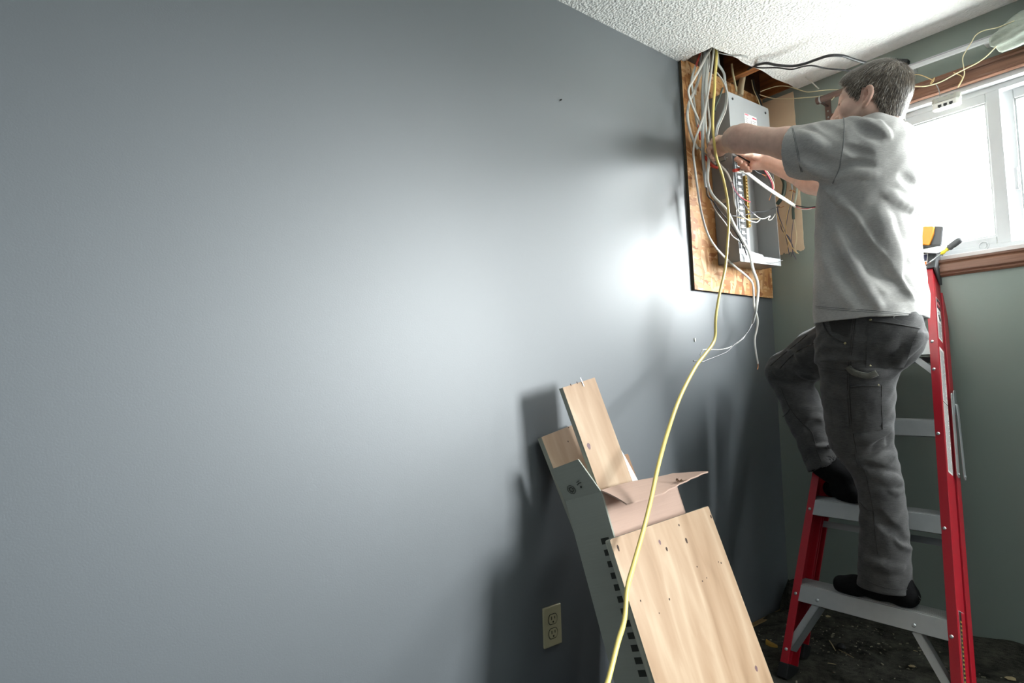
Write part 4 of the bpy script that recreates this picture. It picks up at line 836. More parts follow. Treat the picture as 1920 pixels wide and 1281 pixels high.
# keep the cloth off the leaning boards' feet
brd = np.clip((X+0.30+0.0*Y)/0.2, 0, 1)
vs = np.stack([X, Y, Z+0.002], -1).reshape(-1, 3); ny = len(gy)
I, J = np.meshgrid(np.arange(len(gx)-1), np.arange(ny-1), indexing='ij'); a = (I*ny+J).ravel()
me = bpy.data.meshes.new('drop_cloth'); me.from_pydata(vs.tolist(), [], np.stack([a, a+ny, a+ny+1, a+1], -1).tolist())
for p in me.polygons: p.use_smooth = True
M_DROP = cloth_mat('dirty_black_felt', '0f100f', '504f47', 420, 0.95, 0.8, 16, 0.0)
me.materials.append(M_DROP); o = link('drop_cloth', me); tag(o, 'crumpled dirty black drop cloth spread over the floor under the ladder', 'drop cloth')
def hz(x, y): return float(cloth_h(np.array(x), np.array(y)))+0.003
# dark bunch of felt standing against the corner
nA, nL = 26, 20; vs = []
for i in range(nL+1):
    t_ = i/nL
    for j in range(nA):
        a = 2*math.pi*j/nA; rx = (0.052-0.030*t_)*(1+0.12*math.sin(4*a+3*t_)); ry = (0.075-0.055*t_)*(1+0.1*math.sin(3*a+5*t_))
        vs.append((-0.100+0.03*t_+rx*math.cos(a), -0.088+0.03*t_+ry*math.sin(a), 0.006+0.125*t_+0.006*math.sin(5*a)))
fs = [(i*nA+j, i*nA+(j+1) % nA, (i+1)*nA+(j+1) % nA, (i+1)*nA+j) for i in range(nL) for j in range(nA)]+[tuple(range(nL*nA, nL*nA+nA)), tuple(range(nA-1, -1, -1))]
o = MB().add(vs, fs).build('felt_bundle', M_DROP, smooth=True); tag(o, 'dark bunched felt standing up in the corner behind the ladder foot', 'cloth bundle')
def floor_at(px, py):
    z = 0.02
    for _ in range(6): p = at(px, py, 2, z); z = hz(p[0], p[1])
    return p
M_CHIP = mat('pale_splinter', 'a59572', 0.8, var=0.2); M_YWOOD = mat('yellow_wood', 'b08c3c', 0.6, var=0.15)
A, B = floor_at(1436, 1207), floor_at(1459, 1219); d = (B-A); s_ = np.cross(d/np.linalg.norm(d), (0, 0, 1))*0.011
b = MB(); b.hexa([A-s_, A+s_, B+s_*0.85, B-s_*0.85]+[q+np.array((0, 0, 0.013)) for q in (A-s_, A+s_, B+s_*0.85, B-s_*0.85)]); o = b.build('wood_offcut', M_YWOOD, bevel=0.002); tag(o, 'small yellow wood offcut on the cloth left of the ladder foot', 'offcut')
def stick(label, p, q, r=0.0014):
    A, B = floor_at(*p), floor_at(*q); o = MB().tube([A+np.array((0, 0, 0.004)), (A+B)/2+np.array((0, 0, 0.005)), B+np.array((0, 0, 0.004))], [r, r*1.3, r*0.7], 5).build('wood_splinter', M_CHIP); tag(o, label, 'splinter')
stick('short pale wood splinter on the cloth beside the dark rubber cap', (1555, 1203), (1567, 1223), 0.0018)
stick('long thin wood splinter right of the short one on the cloth', (1573, 1221), (1601, 1236), 0.0015)
stick('small wood splinter lying low on the cloth near the frame bottom', (1552, 1246), (1568, 1249))
p = floor_at(1577, 1214); b = MB(); b.dome(p, (0, 0, 1), 0.016, 0.014, 14); o = b.build('rubber_cap', M_RUBBER, smooth=True); tag(o, 'small round black rubber cap lying on the cloth below the step', 'cap')
def flake(label, pix, px):
    c = floor_at(*pix); n = 7; q = [c+np.array((px*math.cos(t)*(0.5+0.7*rng.random()), px*math.sin(t)*(0.4+0.6*rng.random()), 0.004+0.002*rng.random())) for t in np.linspace(0, 6.28, n, endpoint=False)]
    b = MB(); b.add([*q, *[k-np.array((0, 0, 0.0015)) for k in q]], [tuple(range(n)), tuple(range(2*n-1, n-1, -1))]+[(i, (i+1) % n, n+(i+1) % n, n+i) for i in range(n)]); o = b.build('wall_flake', M_CHIP); tag(o, label, 'flake')
flake('pale wall flake on the cloth below the step, left of the right brace', (1716, 1224), 0.012)
flake('pale wall flake on the cloth, nearer the frame bottom than the other', (1710, 1252), 0.011)
flake('pale flake on the cloth just under the left step brace', (1552, 1158), 0.012)
flake('pale flake near the frame bottom right of the ladder', (1895, 1275), 0.018)
b = MB()
for k in range(420):
    x, y = -0.95+0.9*rng.random(), -0.08-1.2*rng.random()
    if k % 2: x, y = -0.28+0.16*rng.normal(), -0.42+0.22*rng.normal()
    if not (-1.0 < x < -0.03 and -1.8 < y < -0.03): continue
    s_ = 0.0012+0.0030*rng.random()**2; z = hz(x, y)+0.002; a = rng.random()*3.1
    ex = np.array((math.cos(a), math.sin(a), 0.2*rng.normal()))*s_; ey = np.array((-math.sin(a), math.cos(a), 0))*s_*0.6; c = np.array((x, y, z)); up3 = np.array((0, 0, s_*0.5))
    b.hexa([c-ex-ey, c+ex-ey, c+ex+ey, c-ex+ey, c-ex-ey+up3, c+ex-ey+up3, c+ex+ey+up3, c-ex+ey+up3])
o = b.build('plaster_crumbs', mat('plaster_dust', '8b8572', 0.9, var=0.3, scale=300)); tag(o, 'pale plaster crumbs and sawdust scattered over the black cloth', 'crumbs', kind='stuff')

# ================================================================== the man on the ladder
class Field:
    """distance field on a grid; shapes are blended in, then its zero surface becomes one mesh"""
    def __init__(s, lo, hi, h):
        s.lo = np.array(lo, float); s.h = h; s.n = tuple(int(k) for k in np.ceil((np.array(hi)-s.lo)/h)+1)
        s.f = np.full(s.n, 0.08, np.float32); s.ax = [s.lo[i]+h*np.arange(s.n[i]) for i in range(3)]
    def win(s, lo, hi):
        i0 = [max(0, int((lo[k]-s.lo[k])/s.h)) for k in range(3)]; i1 = [min(s.n[k], int((hi[k]-s.lo[k])/s.h)+2) for k in range(3)]
        if any(a >= b for a, b in zip(i0, i1)): return None
        sl = tuple(slice(a, b) for a, b in zip(i0, i1)); g = [s.ax[k][sl[k]] for k in range(3)]
        return sl, g[0][:, None, None].astype(np.float32), g[1][None, :, None].astype(np.float32), g[2][None, None, :].astype(np.float32)
    def blend(s, sl, d, k, op):
        a = s.f[sl]
        if op == 'add':
            if k <= 0: s.f[sl] = np.minimum(a, d); return
            h = np.maximum(k-np.abs(a-d), 0)/k; s.f[sl] = np.minimum(a, d)-h*h*k*0.25
        else:
            d = -d
            if k <= 0: s.f[sl] = np.maximum(a, d); return
            h = np.maximum(k-np.abs(a-d), 0)/k; s.f[sl] = np.maximum(a, d)+h*h*k*0.25
    def cap(s, p, q, r1, r2=None, k=0.01, op='add'):
        p = np.array(p, float); q = np.array(q, float); r2 = r1 if r2 is None else r2; R = max(r1, r2)+k+s.h*2+0.01
        w_ = s.win(np.minimum(p, q)-R, np.maximum(p, q)+R)
        if w_ is None: return
        sl, X, Y, Z = w_; d = q-p; L2 = d@d+1e-12
        t = np.clip(((X-p[0])*d[0]+(Y-p[1])*d[1]+(Z-p[2])*d[2])/L2, 0, 1)
        D = np.sqrt((X-p[0]-t*d[0])**2+(Y-p[1]-t*d[1])**2+(Z-p[2]-t*d[2])**2)-(r1+(r2-r1)*t)
        s.blend(sl, D, k, op)
    def chain(s, pts, rs, k=0.01, op='add'):
        rs = [rs]*len(pts) if np.isscalar(rs) else rs
        for i in range(len(pts)-1): s.cap(pts[i], pts[i+1], rs[i], rs[i+1], k, op)
    def ell(s, c, rad, axes=None, k=0.01, op='add'):
        c = np.array(c, float); rad = np.array(rad, float); A = np.eye(3) if axes is None else np.array(axes); R = rad.max()+k+s.h*2+0.01
        w_ = s.win(c-R, c+R)
        if w_ is None: return
        sl, X, Y, Z = w_; e = [(X-c[0])*a[0]+(Y-c[1])*a[1]+(Z-c[2])*a[2] for a in A]
        k0 = np.sqrt(sum((e[i]/rad[i])**2 for i in range(3))); k1 = np.sqrt(sum((e[i]/rad[i]**2)**2 for i in range(3)))+1e-9
        s.blend(sl, k0*(k0-1)/k1, k, op)
    def loft(s, rings, k=0.02, op='add', p=2.3, ends=True):
        """rings (z, cx, cy, a, b[, rot]) of a body standing along z"""
        rg = np.array(sorted(rings)); z0, z1 = rg[0, 0], rg[-1, 0]; R = rg[:, 3:5].max()+k+0.02
        w_ = s.win((rg[:, 1].min()-R, rg[:, 2].min()-R, z0-k-0.02), (rg[:, 1].max()+R, rg[:, 2].max()+R, z1+k+0.02))
        sl, X, Y, Z = w_; zz = np.clip(Z, z0, z1); I = lambda c: np.interp(zz.ravel(), rg[:, 0], rg[:, c]).reshape(zz.shape).astype(np.float32)
        cx, cy, a, b = I(1), I(2), I(3), I(4); u = np.abs((X-cx)/a); v = np.abs((Y-cy)/b)
        g = (u**p+v**p+1e-9)**(1/p); D = (g-1)*np.minimum(a, b)*np.clip(1.0, 0, 1)
        if ends: D = np.maximum(D, np.maximum(z0-Z, Z-z1))
        s.blend(sl, D.astype(np.float32), k, op)
    def half(s, p, n):              # keep the side the normal points away from
        p = np.array(p); n = np.array(n, float); n /= np.linalg.norm(n); X, Y, Z = (s.ax[i].astype(np.float32) for i in range(3))
        s.f = np.maximum(s.f, (X[:, None, None]-p[0])*n[0]+(Y[None, :, None]-p[1])*n[1]+(Z[None, None, :]-p[2])*n[2])
    def sample(s, P):
        q = (np.asarray(P)-s.lo)/s.h; i = np.clip(np.floor(q).astype(int), 0, np.array(s.n)-2); t = np.clip(q-i, 0, 1); out = 0
        for a in (0, 1):
            for b in (0, 1):
                for c in (0, 1):
                    w_ = (t[..., 0] if a else 1-t[..., 0])*(t[..., 1] if b else 1-t[..., 1])*(t[..., 2] if c else 1-t[..., 2]); out = out+w_*s.f[i[..., 0]+a, i[..., 1]+b, i[..., 2]+c]
        return out
    def grad(s, P):
        P = np.asarray(P, float); e = s.h; g = np.stack([s.sample(P+np.eye(3)[i]*e)-s.sample(P-np.eye(3)[i]*e) for i in range(3)], -1)
        return g/(np.linalg.norm(g, axis=-1, keepdims=True)+1e-9)
    def hit(s, px, py, off=0.0):    # first point of the surface on the line of sight of a pixel
        d = ray(px, py); t = np.arange(1.2, 2.6, s.h*0.4); P = CAM+t[:, None]*d; ins = np.all((P > s.lo) & (P < s.lo+s.h*(np.array(s.n)-1)), axis=1)
        v = np.where(ins, s.sample(P), 1.0); w_ = np.nonzero(v < 0)[0]
        if len(w_) == 0:
            j = int(np.argmin(v)); p = P[j]
        else: p = P[w_[0]]
        return p+s.grad(p)*off
    def hits(s, pix, off=0.0, n=5):
        q = spline(np.array([(a, b, 0.0) for a, b in pix], float), n); P = np.array([s.hit(a, b, off) for a, b, _ in q])
        for _ in range(1): P[1:-1] = P[1:-1]*0.5+(P[:-2]+P[2:])*0.25
        return P
    def mesh(s, name):
        f = s.f; neg = f < 0; nx, ny, nz = f.shape
        c = np.zeros((nx-1, ny-1, nz-1), np.int8)
        for a in (0, 1):
            for b in (0, 1):
                for d in (0, 1): c += neg[a:nx-1+a, b:ny-1+b, d:nz-1+d]
        cells = np.argwhere((c > 0) & (c < 8)); idx = np.full(c.shape, -1, np.int32); idx[tuple(cells.T)] = np.arange(len(cells))
        co = [(a, b, d) for a in (0, 1) for b in (0, 1) for d in (0, 1)]; acc = np.zeros((len(cells), 3)); cnt = np.zeros(len(cells))
        for p in co:
            for ax in range(3):
                if p[ax]: continue
                q = list(p); q[ax] = 1; fa = f[tuple((cells+p).T)]; fb = f[tuple((cells+q).T)]; m = (fa < 0) != (fb < 0)
                t = np.where(m, fa/np.where(m, fa-fb, 1), 0); pt = np.array(p, float)[None]+t[:, None]*(np.array(q)-np.array(p))[None]
                acc += pt*m[:, None]; cnt += m
        V_ = s.lo+s.h*(cells+acc/cnt[:, None]); F_ = []
        for ax in range(3):
            o1, o2 = [(1, 2), (2, 0), (0, 1)][ax]; A = [slice(None)]*3; B = [slice(None)]*3; A[ax] = slice(0, -1); B[ax] = slice(1, None)
            ch = neg[tuple(A)] != neg[tuple(B)]; e = np.argwhere(ch)
            e = e[(e[:, o1] > 0) & (e[:, o2] > 0) & (e[:, o1] < f.shape[o1]-1) & (e[:, o2] < f.shape[o2]-1)]
            u = np.zeros(3, int); v = np.zeros(3, int); u[o1] = 1; v[o2] = 1
            q = np.stack([idx[tuple((e-u-v).T)], idx[tuple((e-v).T)], idx[tuple(e.T)], idx[tuple((e-u).T)]], -1)
            ng = neg[tuple(e.T)]; q[~ng] = q[~ng][:, ::-1]; F_.append(q)
        F_ = np.concatenate(F_); F_ = F_[(F_ >= 0).all(1)]
        me = bpy.data.meshes.new(name); me.vertices.add(len(V_)); me.vertices.foreach_set('co', V_.astype(np.float32).ravel())
        me.loops.add(F_.size); me.loops.foreach_set('vertex_index', F_.astype(np.int32).ravel()); me.polygons.add(len(F_))
        me.polygons.foreach_set('loop_start', np.arange(0, F_.size, 4, dtype=np.int32)); me.polygons.foreach_set('use_smooth', np.ones(len(F_), bool)); me.update(calc_edges=True); me.validate()
        return me, V_
def unit(a): a = np.array(a, float); return a/np.linalg.norm(a)
def ring(py, pl, pr_, xc, a):
    """horizontal section of a limb whose outline runs between two pixels of one row, at depth x = xc with half width a along x"""
    c = at((pl+pr_)/2, py, 0, xc); dl, dr = ray(pl, py)[:2], ray(pr_, py)[:2]
    h = 0.5*math.acos(np.clip(unit(dl)@unit(dr), -1, 1)); d = c[:2]-CAM[:2]; D = np.linalg.norm(d); e = D*math.sin(h); v = d/D
    b = math.sqrt(max(e*e-(a*v[1])**2, (0.25*e)**2))/abs(v[0]); return (c[2], c[0], c[1], a, b)
def attr(me, name, cols):
    l = me.color_attributes.new(name, 'FLOAT_COLOR', 'POINT'); l.data.foreach_set('color', np.concatenate([cols, np.ones((len(cols), 1))], 1).astype(np.float32).ravel())

# --- head frame
HC0 = np.array((-0.600, -0.674, 1.856)); hy, hp = math.radians(98), math.radians(6)
HF = np.array((math.cos(hy)*math.cos(hp), math.sin(hy)*math.cos(hp), math.sin(hp))); HL = unit(np.cross((0, 0, 1), HF)); HU = np.cross(HF, HL)
tilt = math.radians(4); HL, HU = HL*math.cos(tilt)-HU*math.sin(tilt), HU*math.cos(tilt)+HL*math.sin(tilt)
HS = 0.90
def hd(f, l, u): return HC0+HS*(HF*f+HL*l+HU*u)
HA = (HF, HL, HU)
B = Field((-0.81, -0.86, 1.44), (-0.20, -0.045, 1.99), 0.0028)
SL, EL = at(1572, 276, 0, -.690), at(1393, 259, 0, -.690); WL, HLh = at(1361, 270, 1, -.135), at(1349, 276, 1, -.092)
SR = np.array((-0.33, -0.62, 1.67)); ER = at(1572, 358, 0, -.335); WR = at(1436, 302, 1, -.212)
# torso and neck
B.loft([(1.455, -.51, -.60, .12, .085), (1.60, -.53, -.60, .13, .088), (1.66, -.54, -.61, .125, .085), (1.70, -.55, -.63, .11, .08), (1.73, -.56, -.65, .07, .065)], k=0.03)
nb = np.array((-0.575, -0.668, 1.69))
B.cap(nb, hd(-0.030, 0, -0.070), 0.064, 0.058, 0.03)
B.cap(SL+(0.06, 0, 0.0), SL+(0.012, 0, 0), 0.050, 0.050, 0.03); B.cap(SR, SR+(-.05, 0, .01), 0.06, 0.06, 0.04)
def eh(c, r, A, k, op='add'): B.ell(c, np.array(r)*HS, A, k*HS, op)
def ch(p, q, r1, r2, k, op='add'): B.cap(p, q, r1*HS, r2*HS, k*HS, op)
def cnh(p, r, k): B.chain(p, np.array(r)*HS if not np.isscalar(r) else r*HS, k*HS)
# cranium and face
eh(hd(-0.012, 0, 0.006), (0.098, 0.074, 0.086), HA, 0.02)
eh(hd(0.046, 0, -0.040), (0.052, 0.060, 0.082), HA, 0.03)
eh(hd(0.040, 0, -0.098), (0.052, 0.053, 0.036), HA, 0.03)
ch(hd(0.000, 0.058, -0.070), hd(0.066, 0.028, -0.122), 0.017, 0.018, 0.025); ch(hd(0.000, -0.058, -0.070), hd(0.066, -0.028, -0.122), 0.017, 0.018, 0.025)
eh(hd(0.082, 0, -0.125), (0.018, 0.022, 0.017), HA, 0.02)
for sg in (1, -1):
    eh(hd(0.066, sg*0.046, -0.050), (0.024, 0.018, 0.020), HA, 0.02)
    ch(hd(0.084, sg*0.012, -0.008), hd(0.076, sg*0.044, -0.004), 0.012, 0.010, 0.014)
    eh(hd(0.094, sg*0.034, -0.027), (0.020, 0.016, 0.012), HA, 0.012, 'sub')
    eh(hd(0.077, sg*0.033, -0.028), (0.014, 0.014, 0.0125), HA, 0.004)
    ch(hd(0.086, sg*0.022, -0.0215), hd(0.081, sg*0.046, -0.0235), 0.0042, 0.004, 0.005)
    ch(hd(0.086, sg*0.022, -0.0350), hd(0.081, sg*0.044, -0.0345), 0.0036, 0.0034, 0.006)
    eh(hd(0.100, sg*0.014, -0.070), (0.011, 0.009, 0.008), HA, 0.008)
cnh([hd(0.090, 0, -0.012), hd(0.102, 0, -0.040), hd(0.117, 0, -0.064)], [0.009, 0.0095, 0.0115], 0.012)
ch(hd(0.093, -0.020, -0.0935), hd(0.093, 0.020, -0.0935), 0.0055, 0.0055, 0.008); ch(hd(0.0925, -0.018, -0.103), hd(0.0925, 0.018, -0.103), 0.0062, 0.0062, 0.008)
ch(hd(0.103, -0.024, -0.0982), hd(0.103, 0.024, -0.0982), 0.0028, 0.0028, 0.003, 'sub')
# ears: helix, antihelix, bowl, tragus and lobe
for sg in (1, -1):
    E0 = hd(-0.006, sg*0.074, -0.034); ef = unit(HF*0.93+HU*0.30-HL*sg*0.30); eu = unit(HU*0.96-HF*0.24); en = unit(np.cross(ef, eu))*1.0
    if en@(HL*sg) < 0: en = -en
    ep = lambda a, b, c=0.0: E0+(ef*a+eu*b+en*(c-a*0.22))*HS*0.92
    eh(ep(-0.004, 0.004, 0.001), (0.015, 0.025, 0.0065), (ef, eu, en), 0.010)
    eh(ep(0.002, 0.0, 0.0095), (0.0105, 0.0185, 0.0072), (ef, eu, en), 0.004, 'sub')
    hx = [ep(0.010, 0.010, .006), ep(0.0125, 0.020, .0075), ep(0.006, 0.030, .009), ep(-0.006, 0.0325, .0105), ep(-0.0165, 0.026, .0115), ep(-0.0205, 0.012, .011), ep(-0.0185, -0.004, .010), ep(-0.012, -0.018, .008), ep(-0.003, -0.028, .006)]
    cnh(list(spline(hx, 4)), 0.0040, 0.004)
    cnh(list(spline([ep(-0.004, 0.022, .008), ep(-0.0115, 0.012, .0085), ep(-0.011, -0.004, .008), ep(-0.003, -0.014, .007)], 4)), 0.0032, 0.005)
    eh(ep(0.001, -0.0285, .005), (0.0082, 0.0095, 0.0052), (ef, eu, en), 0.006)
    ch(ep(0.0125, -0.002, .006), ep(0.0115, -0.009, .006), 0.0036, 0.0034, 0.006)
# left arm, bare from the sleeve
B.chain([SL+(0.012, 0, 0), SL*0.5+EL*0.5+(0, 0, -0.004), EL+(0.0, 0.0, 0.0)], [0.048, 0.046, 0.0425], 0.03)
B.cap(EL+(-0.004, 0.0, -0.014), EL+(-0.004, 0.012, -0.012), 0.028, 0.026, 0.03)
B.chain([EL, EL*0.62+WL*0.38+(0, 0, 0.004), WL], [0.041, 0.042, 0.029], 0.03)
# right arm
B.chain([SR, SR*0.5+ER*0.5, ER], [0.060, 0.050, 0.043], 0.03); B.chain([ER, ER*0.65+WR*0.35+(0, 0, -0.002), WR], [0.042, 0.043, 0.0275], 0.03)
# left hand, closing round the wires beside the box: palm, four fingers curling down, thumb over the top
def A3(px, py, y): return at(px, py, 1, y)
B.chain([WL, A3(1352, 271, -.108), A3(1345, 276, -.085)], [0.029, 0.027, 0.024], 0.02); B.cap(A3(1350, 284, -.098), A3(1343, 284, -.082), 0.019, 0.016, 0.015)
for a, b, c, d, r in (((1345, 268, -.076), (1337, 267, -.062), (1331, 272, -.064), (1333, 279, -.076), 0.0082), ((1344, 275, -.074), (1334, 275, -.058), (1328, 281, -.062), (1331, 288, -.076), 0.0086), ((1344, 282, -.074), (1335, 284, -.060), (1330, 290, -.066), (1334, 296, -.078), 0.0082), ((1346, 289, -.078), (1339, 292, -.066), (1335, 297, -.072), (1338, 301, -.082), 0.0070)):
    B.chain([A3(*a), A3(*b), A3(*c), A3(*d)], [r*1.12, r*1.05, r, r*0.85], 0.004)
B.chain([A3(1356, 262, -.122), A3(1347, 260, -.120), A3(1338, 264, -.112), A3(1332, 270, -.104)], [0.014, 0.0110, 0.0098, 0.0082], 0.008)
# right hand, closed on a cable: thumb along the top, fingertips folded back under it
B.chain([WR, A3(1424, 300, -.190), A3(1411, 298, -.165)], [0.0275, 0.0270, 0.0235], 0.02)
B.cap(A3(1424, 308, -.192), A3(1412, 311, -.178), 0.020, 0.016, 0.015)
B.chain([A3(1424, 294, -.200), A3(1408, 289.5, -.196), A3(1393, 288, -.186), A3(1380, 285.5, -.178)], [0.0175, 0.0125, 0.0095, 0.0080], 0.008)
for a, b, c, d, r in (((1408, 290, -.150), (1390, 292, -.138), (1381, 299, -.148), (1389, 304, -.166), 0.0088), ((1410, 296, -.150), (1394, 300, -.136), (1387, 307, -.148), (1397, 310, -.170), 0.0090), ((1412, 303, -.154), (1398, 308, -.142), (1392, 314, -.154), (1402, 315, -.172), 0.0084), ((1415, 309, -.160), (1404, 315, -.150), (1399, 320, -.160), (1407, 320.5, -.174), 0.0072)):
    B.chain([A3(*a), A3(*b), A3(*c), A3(*d)], [r*1.12, r*1.08, r, r*0.9], 0.0035)
me, VV = B.mesh('person')
# skin tint: stubble on the jaw, redder ears, elbows and knuckles
loc = np.stack([(VV-HC0)@HF, (VV-HC0)@HL, (VV-HC0)@HU], -1)/HS
jaw = np.clip(1-np.abs((loc[:, 2]+0.098)-(-0.10)*(loc[:, 0]-0.04))/0.050, 0, 1)*np.clip((loc[:, 0]+0.012)/0.03, 0, 1)*np.clip((0.17-np.linalg.norm(loc, axis=1))/0.02, 0, 1)*(np.abs(loc[:, 1]) > 0.012)
red = np.exp(-(np.linalg.norm(VV-EL, axis=1)/0.05)**2)*0.7+np.exp(-((np.abs(np.abs(loc[:, 1])-0.084)/0.012)**2))*np.exp(-((loc[:, 2]+0.03)/0.03)**2)*np.exp(-((loc[:, 0]+0.01)/0.03)**2)*0.8
red += np.exp(-(np.linalg.norm(VV-A3(1395, 306, -.16), axis=1)/0.035)**2)*0.6
base = np.array(lin('e0bcaa')); stb = np.array(lin('6e5c52')); rd = np.array(lin('c98676'))
cc = base[None]*(1-red[:, None]*0.6)+rd[None]*red[:, None]*0.6; cc = cc*(1-jaw[:, None]*0.62)+stb[None]*jaw[:, None]*0.62
attr(me, 'tint', cc)
ms, nt, bs_ = new_mat('skin'); at_ = N(nt, 'ShaderNodeVertexColor', layer_name='tint')
nn = N(nt, 'ShaderNodeTexNoise'); nn.inputs['Scale'].default_value = 60; nn.inputs['Detail'].default_value = 6; nt.links.new(tex_coord(nt), nn.inputs['Vector'])
rmp = ramp(nt, nn.outputs[0], [(0.3, 'f0ecea'), (0.7, 'ffffff')]); nt.links.new(mixc(nt, 1.0, at_.outputs[0], rmp, 'MULTIPLY'), bs_.inputs['Base Color'])
bs_.inputs['Roughness'].default_value = 0.48; bs_.inputs['Specular IOR Level'].default_value = 0.4; bs_.inputs['Subsurface Weight'].default_value = 0.12; bs_.inputs['Subsurface Radius'].default_value = (0.012, 0.005, 0.003); bs_.inputs['Subsurface Scale'].default_value = 0.6
bump(nt, bs_, nn.outputs[0], 0.08, 0.001)
me.materials.append(ms); man = link('person', me)
tag(man, 'man in grey T-shirt on the red ladder, both hands reaching into the breaker box', 'person')
def wear(name, me_or_mb, m, par=man, **k):
    if isinstance(me_or_mb, MB): o = me_or_mb.build(name, m, None, **k)
    else:
        me_or_mb.materials.append(m); o = link(name, me_or_mb)
    o.parent = par; return o

# --- hair: a close cap and single locks running away from the crown
def hairline(f, l):
    al = np.abs(l)
    side = np.interp(f, [-0.12, -0.075, -0.045, -0.028, -0.016, 0.012, 0.022, 0.030, 0.046, 0.054, 0.062, 0.085, 0.12], [-0.100, -0.104, -0.092, -0.050, -0.004, 0.002, -0.046, -0.050, -0.012, 0.014, 0.034, 0.052, 0.058])
    return side
Hh = Field(HC0-0.17, HC0+0.17, 0.0032)
hh = lambda c, r, k: Hh.ell(c, np.array(r)*HS, HA, k*HS)
hh(hd(-0.012, 0, 0.008), (0.104, 0.079, 0.092), 0.0); hh(hd(-0.060, 0, -0.022), (0.048, 0.054, 0.066), 0.03); hh(hd(0.050, 0, 0.040), (0.038, 0.052, 0.036), 0.03); Hh.cap(nb, hd(-0.030, 0, -0.070), 0.0655, 0.0605, 0.02)
X, Y, Z = np.meshgrid(*Hh.ax, indexing='ij'); dX, dY, dZ = X-HC0[0], Y-HC0[1], Z-HC0[2]
lf = dX*HF[0]+dY*HF[1]+dZ*HF[2]; ll = dX*HL[0]+dY*HL[1]+dZ*HL[2]; lu = dX*HU[0]+dY*HU[1]+dZ*HU[2]; lf, ll, lu = lf/HS, ll/HS, lu/HS
solid = Hh.f.copy(); Hh.f = np.maximum(Hh.f, ((hairline(lf, ll)-lu)*0.8).astype(np.float32))
hme, HV = Hh.mesh('hair'); del X, Y, Z, dX, dY, dZ, lf, ll, lu
M_HAIRBASE = mat('dark_brown_hair', '2b2622', 0.6, var=0.2, scale=180)
hair = wear('hair', hme, M_HAIRBASE)
Hh.f = solid
NL = 24000; crown = np.array((-0.072, 0.0, 0.088)); pick = HV[rng.integers(0, len(HV), NL)]; q = np.stack([(pick-HC0)@HF, (pick-HC0)@HL, (pick-HC0)@HU], -1)/HS
nrm = Hh.grad(pick); fl_ = q-crown; flw = HF[None]*fl_[:, :1]+HL[None]*fl_[:, 1:2]+HU[None]*fl_[:, 2:]
flw += (rng.normal(size=(NL, 3)))*0.013; flw -= nrm*(flw*nrm).sum(1)[:, None]; flw /= np.linalg.norm(flw, axis=1)[:, None]+1e-9
keep = (q[:, 2] > hairline(q[:, 0], q[:, 1])+0.004); pick, nrm, flw, q = pick[keep], nrm[keep], flw[keep], q[keep]; n = len(pick)
Ln = (0.014+0.014*rng.random(n))*np.where(q[:, 2] > 0.045, 1.45, 1.0)*np.where(q[:, 2] < -0.04, 0.6, 1.0)*np.where(q[:, 0] > 0.05, 1.15, 1.0)
Ln = np.where(np.abs(q[:, 0]-0.03) < 0.02, np.minimum(Ln, 0.010+np.clip(q[:, 2]+0.02, 0, 0.03)*0.5), Ln)
Ln = np.minimum(Ln, 0.006+np.clip(q[:, 2]-hairline(q[:, 0], q[:, 1]), 0, 1)*0.9)
lift = (0.0008+0.0038*rng.random(n)**1.6)*np.where((q[:, 0] < -0.05) & (q[:, 2] > 0.03), 1.7, 1.0); side_ = np.cross(nrm, flw); wd_ = 0.00035+0.00045*rng.random(n)
ts = [0, 0.4, 0.75, 1.0]; rows = []
for t_ in ts:
    c = pick+flw*(Ln*t_)[:, None]+nrm*(lift*math.sin(min(1, t_*1.1)*1.57)-0.5*Ln**2*t_**2/0.085+0.0012)[:, None]
    w_ = wd_*(1-0.8*t_**2); rows += [c-side_*w_[:, None], c+side_*w_[:, None]]
Vh = np.stack(rows, 1).reshape(-1, 3); bi = np.arange(n)[:, None]*8; Fh = np.concatenate([bi+np.array([0, 1, 3, 2])+2*k for k in range(3)])
lm = bpy.data.meshes.new('locks'); lm.from_pydata(Vh.tolist(), [], Fh.tolist())
pal = np.array([lin(c) for c in ('352d26', '574b3f', '7a6c5d', 'a79d91', 'd0cac0')]); pi = rng.choice(5, n, p=[0.24, 0.34, 0.24, 0.13, 0.05]); attr(lm, 'tint', np.repeat(pal[pi]*(0.8+0.4*rng.random((n, 1))), 8, 0))
for p in lm.polygons: p.use_smooth = True
mh, nt, bh = new_mat('greying_brown_hair'); a_ = N(nt, 'ShaderNodeVertexColor', layer_name='tint'); nt.links.new(a_.outputs[0], bh.inputs['Base Color']); bh.inputs['Roughness'].default_value = 0.38; bh.inputs['Specular IOR Level'].default_value = 0.6; bh.inputs['Anisotropic'].default_value = 0.5
wear('locks', lm, mh, hair)
# brows and eyes
for sg in (1, -1):
    b = MB()
    for k in range(80):
        t_ = k/79; p = hd(0.0955-0.010*t_*t_-0.004*t_, sg*(0.014+0.032*t_), -0.006+0.006*math.sin(t_*2.4)+0.004*(rng.random()-0.5)); d = (HL*sg*0.8+HU*0.25-HF*0.25+rng.normal(size=3)*0.15)*0.008
        b.tube([p, p+d*0.5+HF*0.001, p+d], [0.0011, 0.0009, 0.0003], 4)
    wear('eyebrow', b, M_HAIRBASE)
    b = MB(); c = hd(0.0775, sg*0.033, -0.0285); b.tube([c+HF*0.0135*math.cos(t_)+HL*sg*0.0135*math.sin(t_)+HU*(-0.0005) for t_ in np.linspace(-0.7, 0.9, 12)], 0.0011, 5)
    wear('eyelashes', b, M_HAIRBASE)

